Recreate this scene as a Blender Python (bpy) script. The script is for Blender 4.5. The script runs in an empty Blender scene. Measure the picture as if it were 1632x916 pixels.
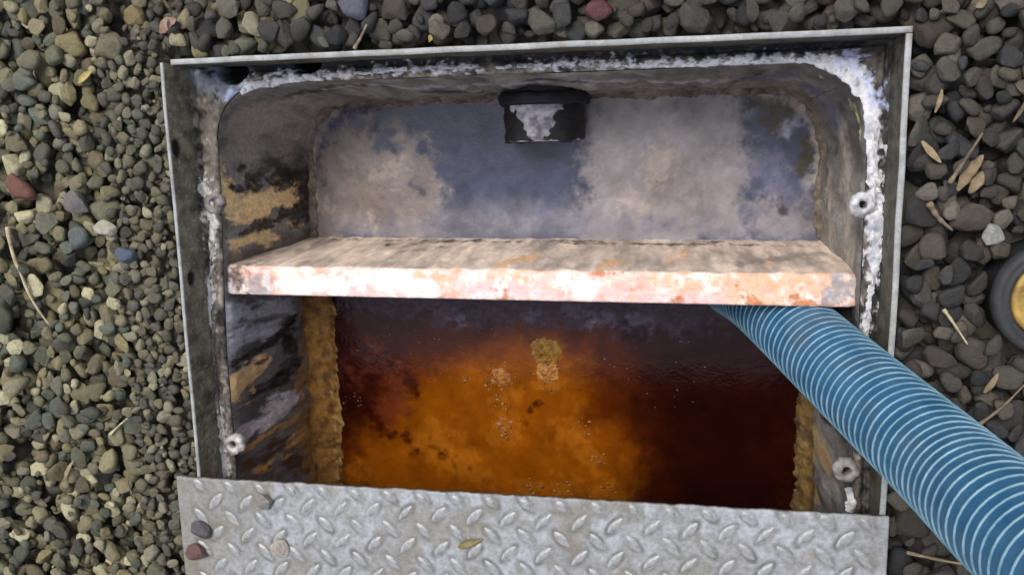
import bpy, bmesh, math, random
import numpy as np
from mathutils import Matrix, Vector

scene = bpy.context.scene
COL = scene.collection
R_ = math.radians

# ------------------------------------------------------------------ camera
cd = bpy.data.cameras.new("camera")
cam = bpy.data.objects.new("camera", cd)
COL.objects.link(cam)
cam.matrix_world = Matrix(((0.98215288, -0.00990222, 0.18782352, 0.14823449),
                           (-0.02343651, 0.98438704, 0.17445022, 0.17279242),
                           (-0.18661848, -0.17573871, 0.96658649, 0.75286036),
                           (0, 0, 0, 1)))
cd.sensor_fit = 'HORIZONTAL'
cd.sensor_width = 36.0
cd.lens = 36.0 * 1370.0 / 1632.0
cd.clip_start = 0.01
cd.clip_end = 500
scene.camera = cam

# ------------------------------------------------------------------ sky, sun, exposure (flat open shade)
SUN_EL, SUN_AZ = R_(62), R_(330)          # azimuth clockwise from +Y: light from the upper left of the picture
w = bpy.data.worlds.new("World")
scene.world = w
w.use_nodes = True
wn = w.node_tree
bg = wn.nodes["Background"]
sky = wn.nodes.new("ShaderNodeTexSky")
sky.sky_type = 'NISHITA'
sky.sun_disc = False
sky.sun_elevation = SUN_EL
sky.sun_rotation = SUN_AZ
sky.dust_density = 4.0
sky.air_density = 1.0
sky.ozone_density = 1.0
hs = wn.nodes.new("ShaderNodeHueSaturation")          # thin cloud: the sky's blue is washed out
hs.inputs["Saturation"].default_value = .55
wn.links.new(sky.outputs[0], hs.inputs["Color"])
wn.links.new(hs.outputs[0], bg.inputs[0])
bg.inputs[1].default_value = 0.13
sl = bpy.data.lights.new("sun", 'SUN')
sl.energy = 1.35
sl.angle = R_(28)
sl.color = (1.0, 0.95, 0.87)
sun = bpy.data.objects.new("sun", sl)
COL.objects.link(sun)
d = Vector((math.sin(SUN_AZ) * math.cos(SUN_EL), math.cos(SUN_AZ) * math.cos(SUN_EL), math.sin(SUN_EL)))
sun.rotation_euler = d.to_track_quat('Z', 'Y').to_euler()
sun.location = d * 5
scene.view_settings.view_transform = 'Standard'
scene.view_settings.look = 'None'
scene.view_settings.exposure = 0.42
scene.view_settings.gamma = 1.0
scene.view_settings.use_curve_mapping = False

# ------------------------------------------------------------------ measured data (world metres)
# stain layer, some with shade: (srgb, gloss, opacity, softness, edge noise, noise frequency, vertical stretch, [polyline of (x,y,z,r)])
STAINS_AND_LIGHT = {
 'wall': [
  ((104, 98, 92), 0.2, 0.8, 0.01, 0.015, 40, 0.3, [[(-0.3009, 0.1892, -0.0879, 0.0261), (-0.2927, 0.2029, -0.1448, 0.0207)], [(-0.2983, 0.163, -0.106, 0.0167), (-0.2882, 0.1683, -0.1768, 0.0143)]]),
  ((28, 26, 26), 0.5, 0.95, 0.006, 0.014, 60, 0.3, [[(-0.2954, 0.1476, -0.1264, 0.0068), (-0.2829, 0.1272, -0.2137, 0.0179)], [(-0.2952, 0.223, -0.138, 0.0068), (-0.2112, 0.2256, -0.111, 0.0065)], [(-0.1859, 0.225, -0.1167, 0.0039), (-0.0648, 0.2197, -0.1716, 0.0041)]]),
  ((182, 156, 112), 0.35, 0.95, 0.004, 0.012, 70, 0.4, [[(-0.3059, 0.1361, -0.0528, 0.0102), (-0.3036, 0.1061, -0.0691, 0.0143)], [(-0.3024, 0.1054, -0.0773, 0.0164), (-0.2874, 0.1094, -0.1825, 0.0131)], [(-0.3038, 0.0657, -0.0671, 0.0078), (-0.288, 0.0733, -0.1782, 0.0073)], [(-0.2962, 0.1016, -0.1207, 0.0172), (-0.2925, 0.1204, -0.1465, 0.0042)]]),
  ((150, 130, 82), 0.3, 0.9, 0.006, 0.01, 60, 1.0, [[(-0.3067, 0.1458, -0.0472, 0.0088), (-0.3061, 0.1266, -0.0516, 0.0076)]]),
  ((22, 17, 14), 0.5, 1.0, 0.004, 0.014, 80, 0.5, [[(-0.3049, 0.1261, -0.0595, 0.0032), (-0.294, 0.1335, -0.1362, 0.0055), (-0.2833, 0.1236, -0.2106, 0.0119)], [(-0.2913, 0.0887, -0.1548, 0.0085), (-0.2831, 0.0907, -0.2122, 0.015)], [(-0.3021, 0.0775, -0.0791, 0.0033), (-0.2914, 0.0845, -0.1543, 0.0057)], [(-0.3048, 0.1356, -0.0607, 0.0032), (-0.2852, 0.1295, -0.1979, 0.0103)], [(-0.3056, 0.0719, -0.0546, 0.0032), (-0.3044, 0.0609, -0.0634, 0.0033)]]),
  ((66, 60, 54), 0.5, 0.9, 0.004, 0.008, 60, 1.0, [[(-0.3062, 0.0549, -0.0504, 0.0039), (-0.2937, 0.0536, -0.1383, 0.0042), (-0.2825, 0.057, -0.2165, 0.0076)]]),
  ((112, 112, 122), 0.3, 0.9, 0.006, 0.01, 60, 0.4, [[(-0.2146, 0.2248, -0.1191, 0.0033), (-0.0924, 0.2247, -0.1206, 0.0051), (0.0984, 0.2237, -0.1309, 0.0062), (0.1905, 0.2216, -0.1516, 0.0063)]]),
  ((26, 24, 26), 0.5, 0.95, 0.004, 0.01, 80, 1.0, [[(0.007, 0.2257, -0.1103, 0.005), (0.0518, 0.2239, -0.1284, 0.0088)], [(-0.0376, 0.2195, -0.1732, 0.0034), (0.0592, 0.2187, -0.1815, 0.0053)], [(0.199, 0.2174, -0.1954, 0.002), (0.2276, 0.2238, -0.1291, 0.0024)], [(0.0956, 0.2188, -0.1807, 0.0013), (0.1995, 0.2165, -0.2044, 0.002)]]),
  ((60, 66, 82), 0.4, 0.95, 0.008, 0.012, 50, 1.0, [[(0.2213, 0.221, -0.1586, 0.0063), (0.2614, 0.2224, -0.1442, 0.0086)], [(0.305, 0.1866, -0.1531, 0.0136), (0.3028, 0.2058, -0.1796, 0.0126)], [(0.2752, 0.2209, -0.1589, 0.0124), (0.2912, 0.2145, -0.2252, 0.0067)]]),
  ((140, 132, 120), 0.25, 0.7, 0.022, 0.012, 60, 1.0, [[(0.3063, 0.1594, -0.1375, 0.0109), (0.3083, 0.0796, -0.1138, 0.0108)], [(0.3021, 0.1107, -0.1892, 0.0078), (0.3038, 0.0545, -0.1677, 0.0064)], [(0.3103, 0.0586, -0.0893, 0.0082), (0.3089, 0.0321, -0.1061, 0.0072)]]),
  ((160, 155, 110), 0.3, 0.9, 0.004, 0.008, 80, 1.0, [[(0.3098, 0.1965, -0.0954, 0.0046), (0.3124, 0.1683, -0.0641, 0.0033)], [(0.2854, 0.2254, -0.1133, 0.0035), (0.3023, 0.2222, -0.1459, 0.0036)]]),
  ((40, 36, 40), 0.4, 0.8, 0.003, 0.008, 80, 1.0, [[(0.3033, 0.1433, -0.1745, 0.0019), (0.3036, 0.1497, -0.1706, 0.0025)], [(0.2995, 0.175, -0.2202, 0.0013), (0.3019, 0.091, -0.1912, 0.0013)]]),
  ((140, 139, 144), 0.35, 0.95, 0.006, 0.012, 60, 0.28, [[(-0.3051, -0.0046, -0.0582, 0.0131), (-0.2896, -0.0197, -0.167, 0.0103)], [(-0.3056, -0.0341, -0.0545, 0.0105), (-0.2935, -0.0361, -0.1397, 0.0086)]]),
  ((18, 16, 17), 0.5, 1.0, 0.003, 0.01, 70, 0.28, [[(-0.3054, -0.0598, -0.0565, 0.004), (-0.2973, -0.0561, -0.113, 0.0049), (-0.2879, -0.0334, -0.1786, 0.0089)], [(-0.2998, -0.1046, -0.0953, 0.0056), (-0.2889, -0.0891, -0.1719, 0.0149)], [(-0.2903, -0.06, -0.1622, 0.0103), (-0.2886, -0.0742, -0.1737, 0.0104)]]),
  ((176, 142, 98), 0.4, 0.95, 0.003, 0.01, 70, 0.28, [[(-0.3061, -0.0844, -0.0513, 0.0159), (-0.2975, -0.0694, -0.1114, 0.0098)], [(-0.3069, -0.1033, -0.0458, 0.0053), (-0.3005, -0.096, -0.0906, 0.0069)]]),
  ((36, 26, 18), 0.5, 0.95, 0.003, 0.01, 70, 0.2, [[(-0.3066, -0.0596, -0.0481, 0.002), (-0.297, -0.0594, -0.1149, 0.0028)], [(-0.3058, -0.1156, -0.0537, 0.0027), (-0.2911, -0.1079, -0.1565, 0.0037)]]),
  ((146, 140, 140), 0.35, 0.95, 0.004, 0.01, 70, 0.28, [[(-0.3045, -0.1404, -0.0626, 0.0122), (-0.2884, -0.1289, -0.1753, 0.0105)]]),
  ((52, 36, 18), 0.5, 0.9, 0.004, 0.01, 70, 0.2, [[(-0.3043, -0.1765, -0.0636, 0.0082), (-0.2866, -0.1886, -0.1877, 0.0077)], [(-0.2928, -0.2082, -0.1445, 0.0074), (-0.2832, -0.2304, -0.2119, 0.0079)]]),
  ((156, 116, 64), 0.5, 0.9, 0.003, 0.01, 80, 0.28, [[(-0.3013, -0.19, -0.0847, 0.0035), (-0.2865, -0.1809, -0.1886, 0.0077)], [(-0.3047, -0.154, -0.0609, 0.0027), (-0.2881, -0.1571, -0.1775, 0.0038)]]),
  ((112, 82, 44), 0.4, 0.9, 0.006, 0.016, 60, 0.5, [[(-0.2839, -0.0276, -0.2066, 0.0061), (-0.2848, -0.0809, -0.2003, 0.0107), (-0.2879, -0.1221, -0.1789, 0.0075), (-0.2865, -0.1809, -0.1886, 0.0123), (-0.2864, -0.238, -0.1891, 0.014)]]),
  ((128, 104, 72), 0.4, 0.9, 0.006, 0.012, 60, 0.2, [[(0.2983, -0.134, -0.234, 0.0086), (0.3019, -0.2214, -0.1906, 0.0153)], [(0.3011, -0.1594, -0.2004, 0.0139), (0.3058, -0.1734, -0.144, 0.0092)]]),
  ((36, 28, 24), 0.5, 0.9, 0.003, 0.01, 80, 0.2, [[(0.2982, -0.1199, -0.2362, 0.0029), (0.3101, -0.1207, -0.0926, 0.0037)], [(0.3016, -0.1938, -0.195, 0.0028), (0.301, -0.2413, -0.202, 0.0035)]]),
 ],
 'ledge': [
  ((112, 120, 134), 0.2, 0.9, 0.003, 0.01, 110, 1.0, [[(-0.3209, 0.2351, -0.045, 0.0087), (-0.2784, 0.2217, -0.045, 0.0135)], [(-0.2938, 0.2372, -0.045, 0.0123), (-0.282, 0.2188, -0.045, 0.0086)]]),
  ((30, 30, 36), 0.3, 0.85, 0.004, 0.012, 70, 1.0, [[(-0.2599, 0.2449, -0.045, 0.0037), (-0.0346, 0.2449, -0.045, 0.0041), (0.1581, 0.247, -0.045, 0.0039), (0.3043, 0.2393, -0.045, 0.0043)], [(-0.1569, 0.2439, -0.045, 0.0036), (-0.0111, 0.2412, -0.045, 0.0035)]]),
  ((108, 102, 94), 0.2, 0.8, 0.004, 0.012, 90, 1.0, [[(-0.3072, 0.2013, -0.045, 0.0056), (-0.3089, 0.1459, -0.045, 0.005), (-0.3141, 0.0505, -0.045, 0.0051), (-0.3175, -0.0421, -0.045, 0.0052), (-0.3229, -0.1665, -0.045, 0.0054)]]),
  ((20, 19, 20), 0.3, 0.9, 0.003, 0.01, 80, 1.0, [[(0.3242, 0.1197, -0.045, 0.0027), (0.3279, 0.0868, -0.045, 0.0027), (0.3288, 0.0254, -0.045, 0.0078), (0.3271, -0.0263, -0.045, 0.0079)], [(0.3286, 0.2047, -0.045, 0.0053), (0.3298, 0.1304, -0.045, 0.0054)]]),
  ((212, 212, 218), 0.15, 0.85, 0.003, 0.009, 120, 1.0, [[(-0.2629, 0.2242, -0.045, 0.0061), (-0.235, 0.228, -0.045, 0.0067), (-0.2023, 0.2316, -0.045, 0.0048), (-0.1576, 0.2335, -0.045, 0.0024)], [(-0.1323, 0.2361, -0.045, 0.0018), (-0.0709, 0.2361, -0.045, 0.0023), (-0.035, 0.2337, -0.045, 0.0017)], [(0.0179, 0.235, -0.045, 0.0017), (0.0808, 0.2327, -0.045, 0.0023), (0.1364, 0.2311, -0.045, 0.0028), (0.1852, 0.2309, -0.045, 0.0039), (0.2433, 0.2298, -0.045, 0.0043)], [(0.2589, 0.2292, -0.045, 0.0054), (0.2874, 0.2208, -0.045, 0.0108)], [(0.2926, 0.219, -0.045, 0.0107), (0.3108, 0.1869, -0.045, 0.0075), (0.3132, 0.1576, -0.045, 0.006)], [(0.3132, 0.1576, -0.045, 0.0054), (0.3178, 0.1034, -0.045, 0.0077), (0.3207, 0.0423, -0.045, 0.0061)], [(0.3175, 0.0196, -0.045, 0.0028), (0.3157, -0.0092, -0.045, 0.0034)]]),
  ((170, 182, 215), 0.2, 0.8, 0.004, 0.012, 110, 1.0, [[(0.2898, 0.2243, -0.045, 0.0075), (0.314, 0.1947, -0.045, 0.0064)], [(-0.2807, 0.2187, -0.045, 0.0049), (-0.2715, 0.2244, -0.045, 0.0049)]]),
  ((214, 210, 204), 0.15, 0.95, 0.003, 0.008, 120, 1.0, [[(-0.3196, 0.1335, -0.045, 0.0051), (-0.3149, 0.0955, -0.045, 0.0064), (-0.3116, 0.0699, -0.045, 0.0032)], [(-0.3193, -0.1104, -0.045, 0.0053), (-0.3207, -0.1418, -0.045, 0.008), (-0.3176, -0.1733, -0.045, 0.0074)], [(-0.3221, 0.1367, -0.045, 0.0032), (-0.3186, 0.1146, -0.045, 0.0057), (-0.3115, 0.0634, -0.045, 0.0019)], [(-0.3171, 0.0178, -0.045, 0.0026), (-0.318, -0.0153, -0.045, 0.0013)], [(-0.3326, 0.0776, -0.045, 0.0026), (-0.3323, 0.0737, -0.045, 0.0026)], [(-0.3181, -0.0966, -0.045, 0.0026), (-0.3226, -0.1314, -0.045, 0.0047), (-0.3188, -0.1699, -0.045, 0.006)], [(-0.3168, 0.044, -0.045, 0.0013), (-0.3165, 0.0244, -0.045, 0.0019)]]),
 ],
 'baffle': [
  ((60, 52, 50), 0.4, 0.95, 0.004, 0.008, 70, 0.5, [[(-0.2785, 0.0536, -0.2068, 0.003), (-0.0471, 0.0531, -0.1989, 0.0029), (0.0675, 0.0526, -0.1917, 0.0035), (0.2922, 0.0526, -0.1921, 0.002)], [(-0.174, 0.0516, -0.1765, 0.0036), (-0.0707, 0.0536, -0.2065, 0.0043)], [(-0.0049, 0.0536, -0.2064, 0.0043), (0.0592, 0.0536, -0.2063, 0.0049)], [(0.1761, 0.0536, -0.2062, 0.0028), (0.1962, 0.0536, -0.2062, 0.0027)]]),
  ((100, 92, 88), 0.35, 0.8, 0.006, 0.012, 60, 0.28, [[(-0.2807, 0.0452, -0.0809, 0.0053), (-0.2561, 0.0526, -0.1912, 0.0059)], [(0.2085, 0.0459, -0.0916, 0.0085), (0.2864, 0.05, -0.1525, 0.0064)], [(-0.1446, 0.0486, -0.1314, 0.0041), (-0.1119, 0.0509, -0.166, 0.0056)]]),
  ((196, 150, 100), 0.35, 0.8, 0.006, 0.012, 60, 0.28, [[(-0.028, 0.0446, -0.072, 0.0037), (0.0065, 0.0487, -0.1333, 0.0066)], [(0.1433, 0.0449, -0.0762, 0.0036), (0.1556, 0.0499, -0.1512, 0.0052)], [(0.0774, 0.0448, -0.0746, 0.0037), (0.0937, 0.0467, -0.1037, 0.0038)], [(0.2191, 0.045, -0.0781, 0.0024), (0.2449, 0.0469, -0.1066, 0.0024)]]),
  ((236, 184, 148), 0.3, 0.9, 0.004, 0.012, 90, 1.0, [[(-0.0304, 0.0395, -0.053, 0.0037), (0.0251, 0.0411, -0.053, 0.0036)], [(0.132, 0.0335, -0.053, 0.0059), (0.2885, 0.0349, -0.053, 0.0102)], [(0.1895, 0.0193, -0.053, 0.0082), (0.262, 0.0184, -0.053, 0.0069)], [(-0.1067, 0.0377, -0.053, 0.005), (-0.0684, 0.0349, -0.053, 0.0037)]]),
  ((240, 196, 196), 0.3, 0.85, 0.004, 0.012, 100, 1.0, [[(-0.1934, 0.0203, -0.053, 0.0038), (-0.1206, 0.0186, -0.053, 0.0025)], [(-0.056, 0.0256, -0.053, 0.0074), (0.043, 0.0217, -0.053, 0.0072)], [(0.0731, 0.0209, -0.053, 0.006), (0.1896, 0.0175, -0.053, 0.0058)]]),
  ((190, 110, 60), 0.3, 0.85, 0.003, 0.01, 110, 1.0, [[(-0.0183, 0.0273, -0.053, 0.0055), (-0.0172, 0.0198, -0.053, 0.0043)], [(0.0762, 0.0439, -0.053, 0.003), (0.094, 0.0464, -0.053, 0.0024)], [(0.2064, 0.0224, -0.053, 0.0029), (0.2233, 0.0156, -0.053, 0.0035)], [(0.1495, 0.017, -0.053, 0.0029), (0.1524, 0.0158, -0.053, 0.0029)], [(0.2511, 0.0148, -0.053, 0.0029), (0.2839, 0.0141, -0.053, 0.0034)]]),
  ((255, 250, 246), 0.2, 1.0, 0.003, 0.008, 100, 1.0, [[(-0.2472, 0.0289, -0.053, 0.0064), (-0.1827, 0.0307, -0.053, 0.0088)], [(-0.1726, 0.0321, -0.053, 0.0069), (-0.1647, 0.0309, -0.053, 0.0063)], [(-0.1428, 0.0324, -0.053, 0.0094), (-0.1383, 0.0299, -0.053, 0.0088)], [(-0.12, 0.0313, -0.053, 0.0056), (-0.0879, 0.0253, -0.053, 0.005)], [(0.0401, 0.0339, -0.053, 0.0072), (0.0672, 0.0281, -0.053, 0.0084)], [(-0.0195, 0.0291, -0.053, 0.0037), (-0.017, 0.031, -0.053, 0.0037)], [(0.1607, 0.0397, -0.053, 0.0029), (0.1693, 0.0416, -0.053, 0.0041)]]),  # white grease on the lip, with its blown-out glare in the colour
  ((150, 152, 160), 0.2, 0.9, 0.004, 0.01, 90, 1.0, [[(-0.2818, 0.0298, -0.053, 0.0065), (-0.2684, 0.0234, -0.053, 0.0064)], [(0.2863, 0.0234, -0.053, 0.0091), (0.3047, 0.0322, -0.053, 0.009)]]),
  ((88, 80, 74), 0.3, 0.95, 0.004, 0.01, 90, 1.0, [[(-0.3157, 0.0282, -0.053, 0.0104), (-0.2956, 0.0324, -0.053, 0.0091)], [(-0.2989, 0.0432, -0.0505, 0.0039), (-0.2887, 0.0444, -0.0686, 0.0033)]]),
  ((225, 222, 225), 0.2, 0.9, 0.002, 0.006, 120, 1.0, [[(-0.3074, 0.0257, -0.053, 0.0026), (-0.3021, 0.0218, -0.053, 0.0026)], [(-0.2639, 0.0365, -0.053, 0.0039), (-0.2627, 0.0248, -0.053, 0.0039)]]),
 ],
 'upper': [
  ((114, 106, 103), 0.5, 0.95, 0.0132, 0.016, 55, 1.0, [[(-0.2617, 0.1524, -0.22, 0.0149), (-0.259, 0.0702, -0.22, 0.0227)], [(-0.2298, 0.1592, -0.22, 0.0296), (-0.2184, 0.0851, -0.22, 0.0374)], [(-0.1849, 0.1291, -0.22, 0.0295), (-0.1565, 0.0773, -0.22, 0.0296)], [(-0.1522, 0.172, -0.22, 0.0102), (-0.1702, 0.1143, -0.22, 0.0221)], [(-0.1383, 0.143, -0.22, 0.0131), (-0.1326, 0.0992, -0.22, 0.0176)], [(-0.2061, 0.1949, -0.22, 0.0066), (-0.2151, 0.1443, -0.22, 0.0089)], [(-0.1741, 0.1905, -0.22, 0.0073), (-0.1677, 0.1652, -0.22, 0.0102)]]),
  ((122, 118, 121), 0.5, 0.95, 0.0132, 0.016, 50, 1.0, [[(0.0658, 0.2013, -0.22, 0.0139), (0.0828, 0.069, -0.22, 0.0425)], [(0.1275, 0.1928, -0.22, 0.0343), (0.1488, 0.0828, -0.22, 0.0419)], [(0.161, 0.1986, -0.22, 0.0273), (0.1621, 0.1104, -0.22, 0.0346)], [(0.0934, 0.1938, -0.22, 0.0276), (0.1003, 0.1111, -0.22, 0.035)], [(0.1879, 0.1778, -0.22, 0.0313), (0.1962, 0.0894, -0.22, 0.0345)], [(0.243, 0.0822, -0.22, 0.0205), (0.2759, 0.0786, -0.22, 0.0191)], [(0.2843, 0.1157, -0.22, 0.0067), (0.289, 0.0751, -0.22, 0.0095)]]),
  ((112, 110, 118), 0.55, 0.8, 0.022, 0.01, 40, 1.0, [[(-0.2673, 0.0657, -0.22, 0.0076), (0.2894, 0.0642, -0.22, 0.0082)], [(-0.1258, 0.0771, -0.22, 0.0133), (0.0438, 0.0763, -0.22, 0.0143)]]),
  ((96, 78, 68), 0.3, 0.4, 0.0176, 0.014, 70, 1.0, [[(-0.2726, 0.108, -0.22, 0.0105), (-0.2675, 0.0626, -0.22, 0.0106)], [(-0.2246, 0.1149, -0.22, 0.0149), (-0.2023, 0.0924, -0.22, 0.0149)], [(0.1348, 0.1176, -0.22, 0.0209), (0.1556, 0.0897, -0.22, 0.0097)]]),
  ((84, 84, 104), 0.5, 0.9, 0.011, 0.014, 70, 1.0, [[(0.2381, 0.1399, -0.22, 0.0136), (0.2619, 0.1092, -0.22, 0.0177)], [(0.2229, 0.0892, -0.22, 0.0041), (0.2688, 0.0956, -0.22, 0.0041)]]),
  ((54, 50, 34), 0.85, 0.97, 0.0066, 0.008, 60, 1.0, [[(0.228, 0.2045, -0.22, 0.0067), (0.2593, 0.1925, -0.22, 0.0134)], [(0.2531, 0.1861, -0.22, 0.0174), (0.2566, 0.1761, -0.22, 0.0107)], [(0.2816, 0.159, -0.22, 0.0107), (0.2853, 0.1424, -0.22, 0.0067)], [(0.2782, 0.1258, -0.22, 0.0061), (0.2767, 0.1305, -0.22, 0.0061)]]),
  ((40, 34, 34), 0.5, 0.9, 0.0088, 0.01, 80, 1.0, [[(-0.2581, 0.2071, -0.22, 0.0059), (-0.1962, 0.2075, -0.22, 0.0058)], [(-0.1972, 0.1875, -0.22, 0.0044), (-0.204, 0.1768, -0.22, 0.0029)], [(-0.2738, 0.149, -0.22, 0.0037), (-0.2722, 0.1378, -0.22, 0.0045)], [(0.2212, 0.2165, -0.22, 0.0034), (0.2243, 0.1954, -0.22, 0.0034)], [(0.2557, 0.0957, -0.22, 0.0027), (0.2612, 0.0889, -0.22, 0.0048)]]),
  ((132, 132, 152), 0.4, 0.95, 0.0044, 0.005, 90, 1.0, [[(0.2601, 0.1681, -0.22, 0.0047), (0.2786, 0.19, -0.22, 0.004)]]),
  ((150, 138, 130), 0.2, 0.6, 0.0066, 0.012, 110, 1.0, [[(-0.2003, 0.1294, -0.22, 0.0074), (-0.1688, 0.1435, -0.22, 0.0044)], [(-0.211, 0.0775, -0.22, 0.0067), (-0.2095, 0.076, -0.22, 0.0067)], [(-0.2653, 0.0967, -0.22, 0.0045), (-0.2624, 0.0929, -0.22, 0.0045)], [(0.0934, 0.0972, -0.22, 0.0113), (0.1073, 0.09, -0.22, 0.007)], [(0.1346, 0.1451, -0.22, 0.0138), (0.121, 0.1247, -0.22, 0.0097)]]),
  ((150, 138, 126), 0.2, 0.85, 0.0066, 0.006, 80, 1.0, [[(-0.2824, 0.0817, -0.22, 0.0023), (-0.2828, 0.1454, -0.22, 0.003), (-0.2674, 0.1856, -0.22, 0.003), (-0.2383, 0.2116, -0.22, 0.0029)], [(0.2265, 0.2124, -0.22, 0.0027), (0.2655, 0.2008, -0.22, 0.0033), (0.2893, 0.1753, -0.22, 0.0033), (0.2971, 0.1355, -0.22, 0.0034), (0.3007, 0.075, -0.22, 0.0027)], [(-0.2263, 0.2184, -0.22, 0.0015), (-0.0544, 0.2138, -0.22, 0.0014)], [(0.059, 0.2151, -0.22, 0.0028), (0.22, 0.2127, -0.22, 0.0027)]]),
 ],
 'lower': [
  ((92, 38, 6), 0.9, 0.9, 0.045, 0.016, 30, 1.0, [[(-0.2525, -0.2237, -0.22, 0.0158), (-0.135, -0.1533, -0.22, 0.0613)], [(0.005, -0.1094, -0.22, 0.0742), (0.0637, -0.2159, -0.22, 0.0673)], [(-0.1174, -0.1052, -0.22, 0.0531), (0.0643, -0.1, -0.22, 0.0366)]]),
  ((142, 76, 9), 0.9, 0.92, 0.032, 0.016, 40, 1.0, [[(-0.1356, -0.1693, -0.22, 0.0538), (-0.018, -0.1333, -0.22, 0.0673)], [(-0.187, -0.237, -0.22, 0.0549), (0.0487, -0.2166, -0.22, 0.0525)], [(-0.2545, -0.2573, -0.22, 0.0159), (-0.2196, -0.2304, -0.22, 0.0236)], [(-0.1017, -0.1048, -0.22, 0.0151), (0.0051, -0.1017, -0.22, 0.0296)], [(-0.1227, -0.25, -0.22, 0.0389), (0.0485, -0.2484, -0.22, 0.0377)]]),
  ((172, 104, 26), 0.8, 0.6, 0.012, 0.018, 60, 1.0, [[(-0.028, -0.2488, -0.22, 0.0107), (0.0785, -0.2507, -0.22, 0.009)], [(-0.0556, -0.1112, -0.22, 0.0135), (-0.0528, -0.1818, -0.22, 0.0137)], [(0.0191, -0.1708, -0.22, 0.015), (0.0562, -0.2162, -0.22, 0.012)], [(-0.1446, -0.1939, -0.22, 0.0232), (-0.0905, -0.24, -0.22, 0.0154)], [(-0.2446, -0.2317, -0.22, 0.0063), (-0.2418, -0.2566, -0.22, 0.0079)], [(-0.0022, -0.0942, -0.22, 0.0193), (-0.001, -0.1095, -0.22, 0.0149)]]),
  ((98, 44, 26), 0.7, 0.8, 0.0128, 0.016, 70, 1.0, [[(-0.2379, -0.1167, -0.22, 0.0124), (-0.2118, -0.0841, -0.22, 0.0154)], [(-0.1811, -0.115, -0.22, 0.0154), (-0.1997, -0.1638, -0.22, 0.0124)], [(-0.2158, -0.1604, -0.22, 0.0078), (-0.1831, -0.1551, -0.22, 0.0093)]]),
  ((48, 10, 6), 0.9, 0.9, 0.008, 0.014, 60, 1.0, [[(-0.232, -0.0846, -0.22, 0.0108), (-0.2225, -0.1323, -0.22, 0.0078)], [(-0.2316, -0.1488, -0.22, 0.0094), (-0.205, -0.1885, -0.22, 0.0062)], [(-0.1808, -0.1071, -0.22, 0.0061), (-0.1658, -0.1304, -0.22, 0.0046)], [(-0.145, -0.2037, -0.22, 0.0023), (-0.1176, -0.2211, -0.22, 0.0039)], [(-0.1769, -0.1954, -0.22, 0.0031), (-0.1734, -0.2075, -0.22, 0.0031)], [(-0.2414, -0.0375, -0.22, 0.0061), (-0.2471, -0.1332, -0.22, 0.0062)], [(-0.0182, -0.1411, -0.22, 0.003), (-0.0199, -0.1529, -0.22, 0.003)]]),
  ((34, 9, 6), 0.95, 0.85, 0.06, 0.012, 40, 1.0, [[(0.171, -0.0454, -0.22, 0.0498), (0.1949, -0.2246, -0.22, 0.0804)], [(0.1298, -0.1815, -0.22, 0.0147), (0.1229, -0.2521, -0.22, 0.0179)]]),  # shadow over the right part, painted as dark maroon
  ((72, 54, 76), 0.5, 0.8, 0.0128, 0.016, 80, 1.0, [[(-0.2401, -0.0141, -0.22, 0.0168), (0.2048, -0.0089, -0.22, 0.0309)], [(-0.1303, -0.0357, -0.22, 0.0105), (0.1639, -0.031, -0.22, 0.0213)], [(0.1005, -0.0357, -0.22, 0.0144), (0.1147, -0.0318, -0.22, 0.01)]]),  # purple film below the lip, with the reflected sheen painted in
  ((112, 106, 132), 0.4, 0.6, 0.0048, 0.012, 130, 1.0, [[(0.0247, -0.0258, -0.22, 0.0058), (0.0429, -0.0293, -0.22, 0.0044)], [(0.097, -0.0395, -0.22, 0.0065), (0.1112, -0.0429, -0.22, 0.0086)], [(-0.0236, -0.0355, -0.22, 0.0029), (-0.0161, -0.0339, -0.22, 0.0037)], [(-0.1111, -0.0393, -0.22, 0.003), (-0.1034, -0.0414, -0.22, 0.0037)], [(0.0501, -0.044, -0.22, 0.0036), (0.079, -0.0361, -0.22, 0.0029)]]),
  ((34, 6, 6), 0.9, 0.97, 0.0032, 0.004, 80, 1.0, [[(0.0948, -0.0572, -0.22, 0.0094), (0.1091, -0.0555, -0.22, 0.0094)], [(0.0862, -0.0382, -0.22, 0.0022), (0.0919, -0.0432, -0.22, 0.0022)]]),
 ],
 'rind': [
  ((196, 140, 64), 0.4, 0.9, 0.005, 0.012, 80, 1.0, [[(-0.2905, -0.0383, -0.22, 0.0155), (-0.2953, -0.2596, -0.22, 0.0193)]]),
  ((226, 182, 110), 0.4, 0.8, 0.002, 0.01, 120, 1.0, [[(-0.2605, -0.03, -0.22, 0.0031), (-0.2666, -0.2496, -0.22, 0.004)], [(-0.2903, -0.1346, -0.22, 0.0071), (-0.2913, -0.2006, -0.22, 0.0064)]]),
 ],
}
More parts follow.
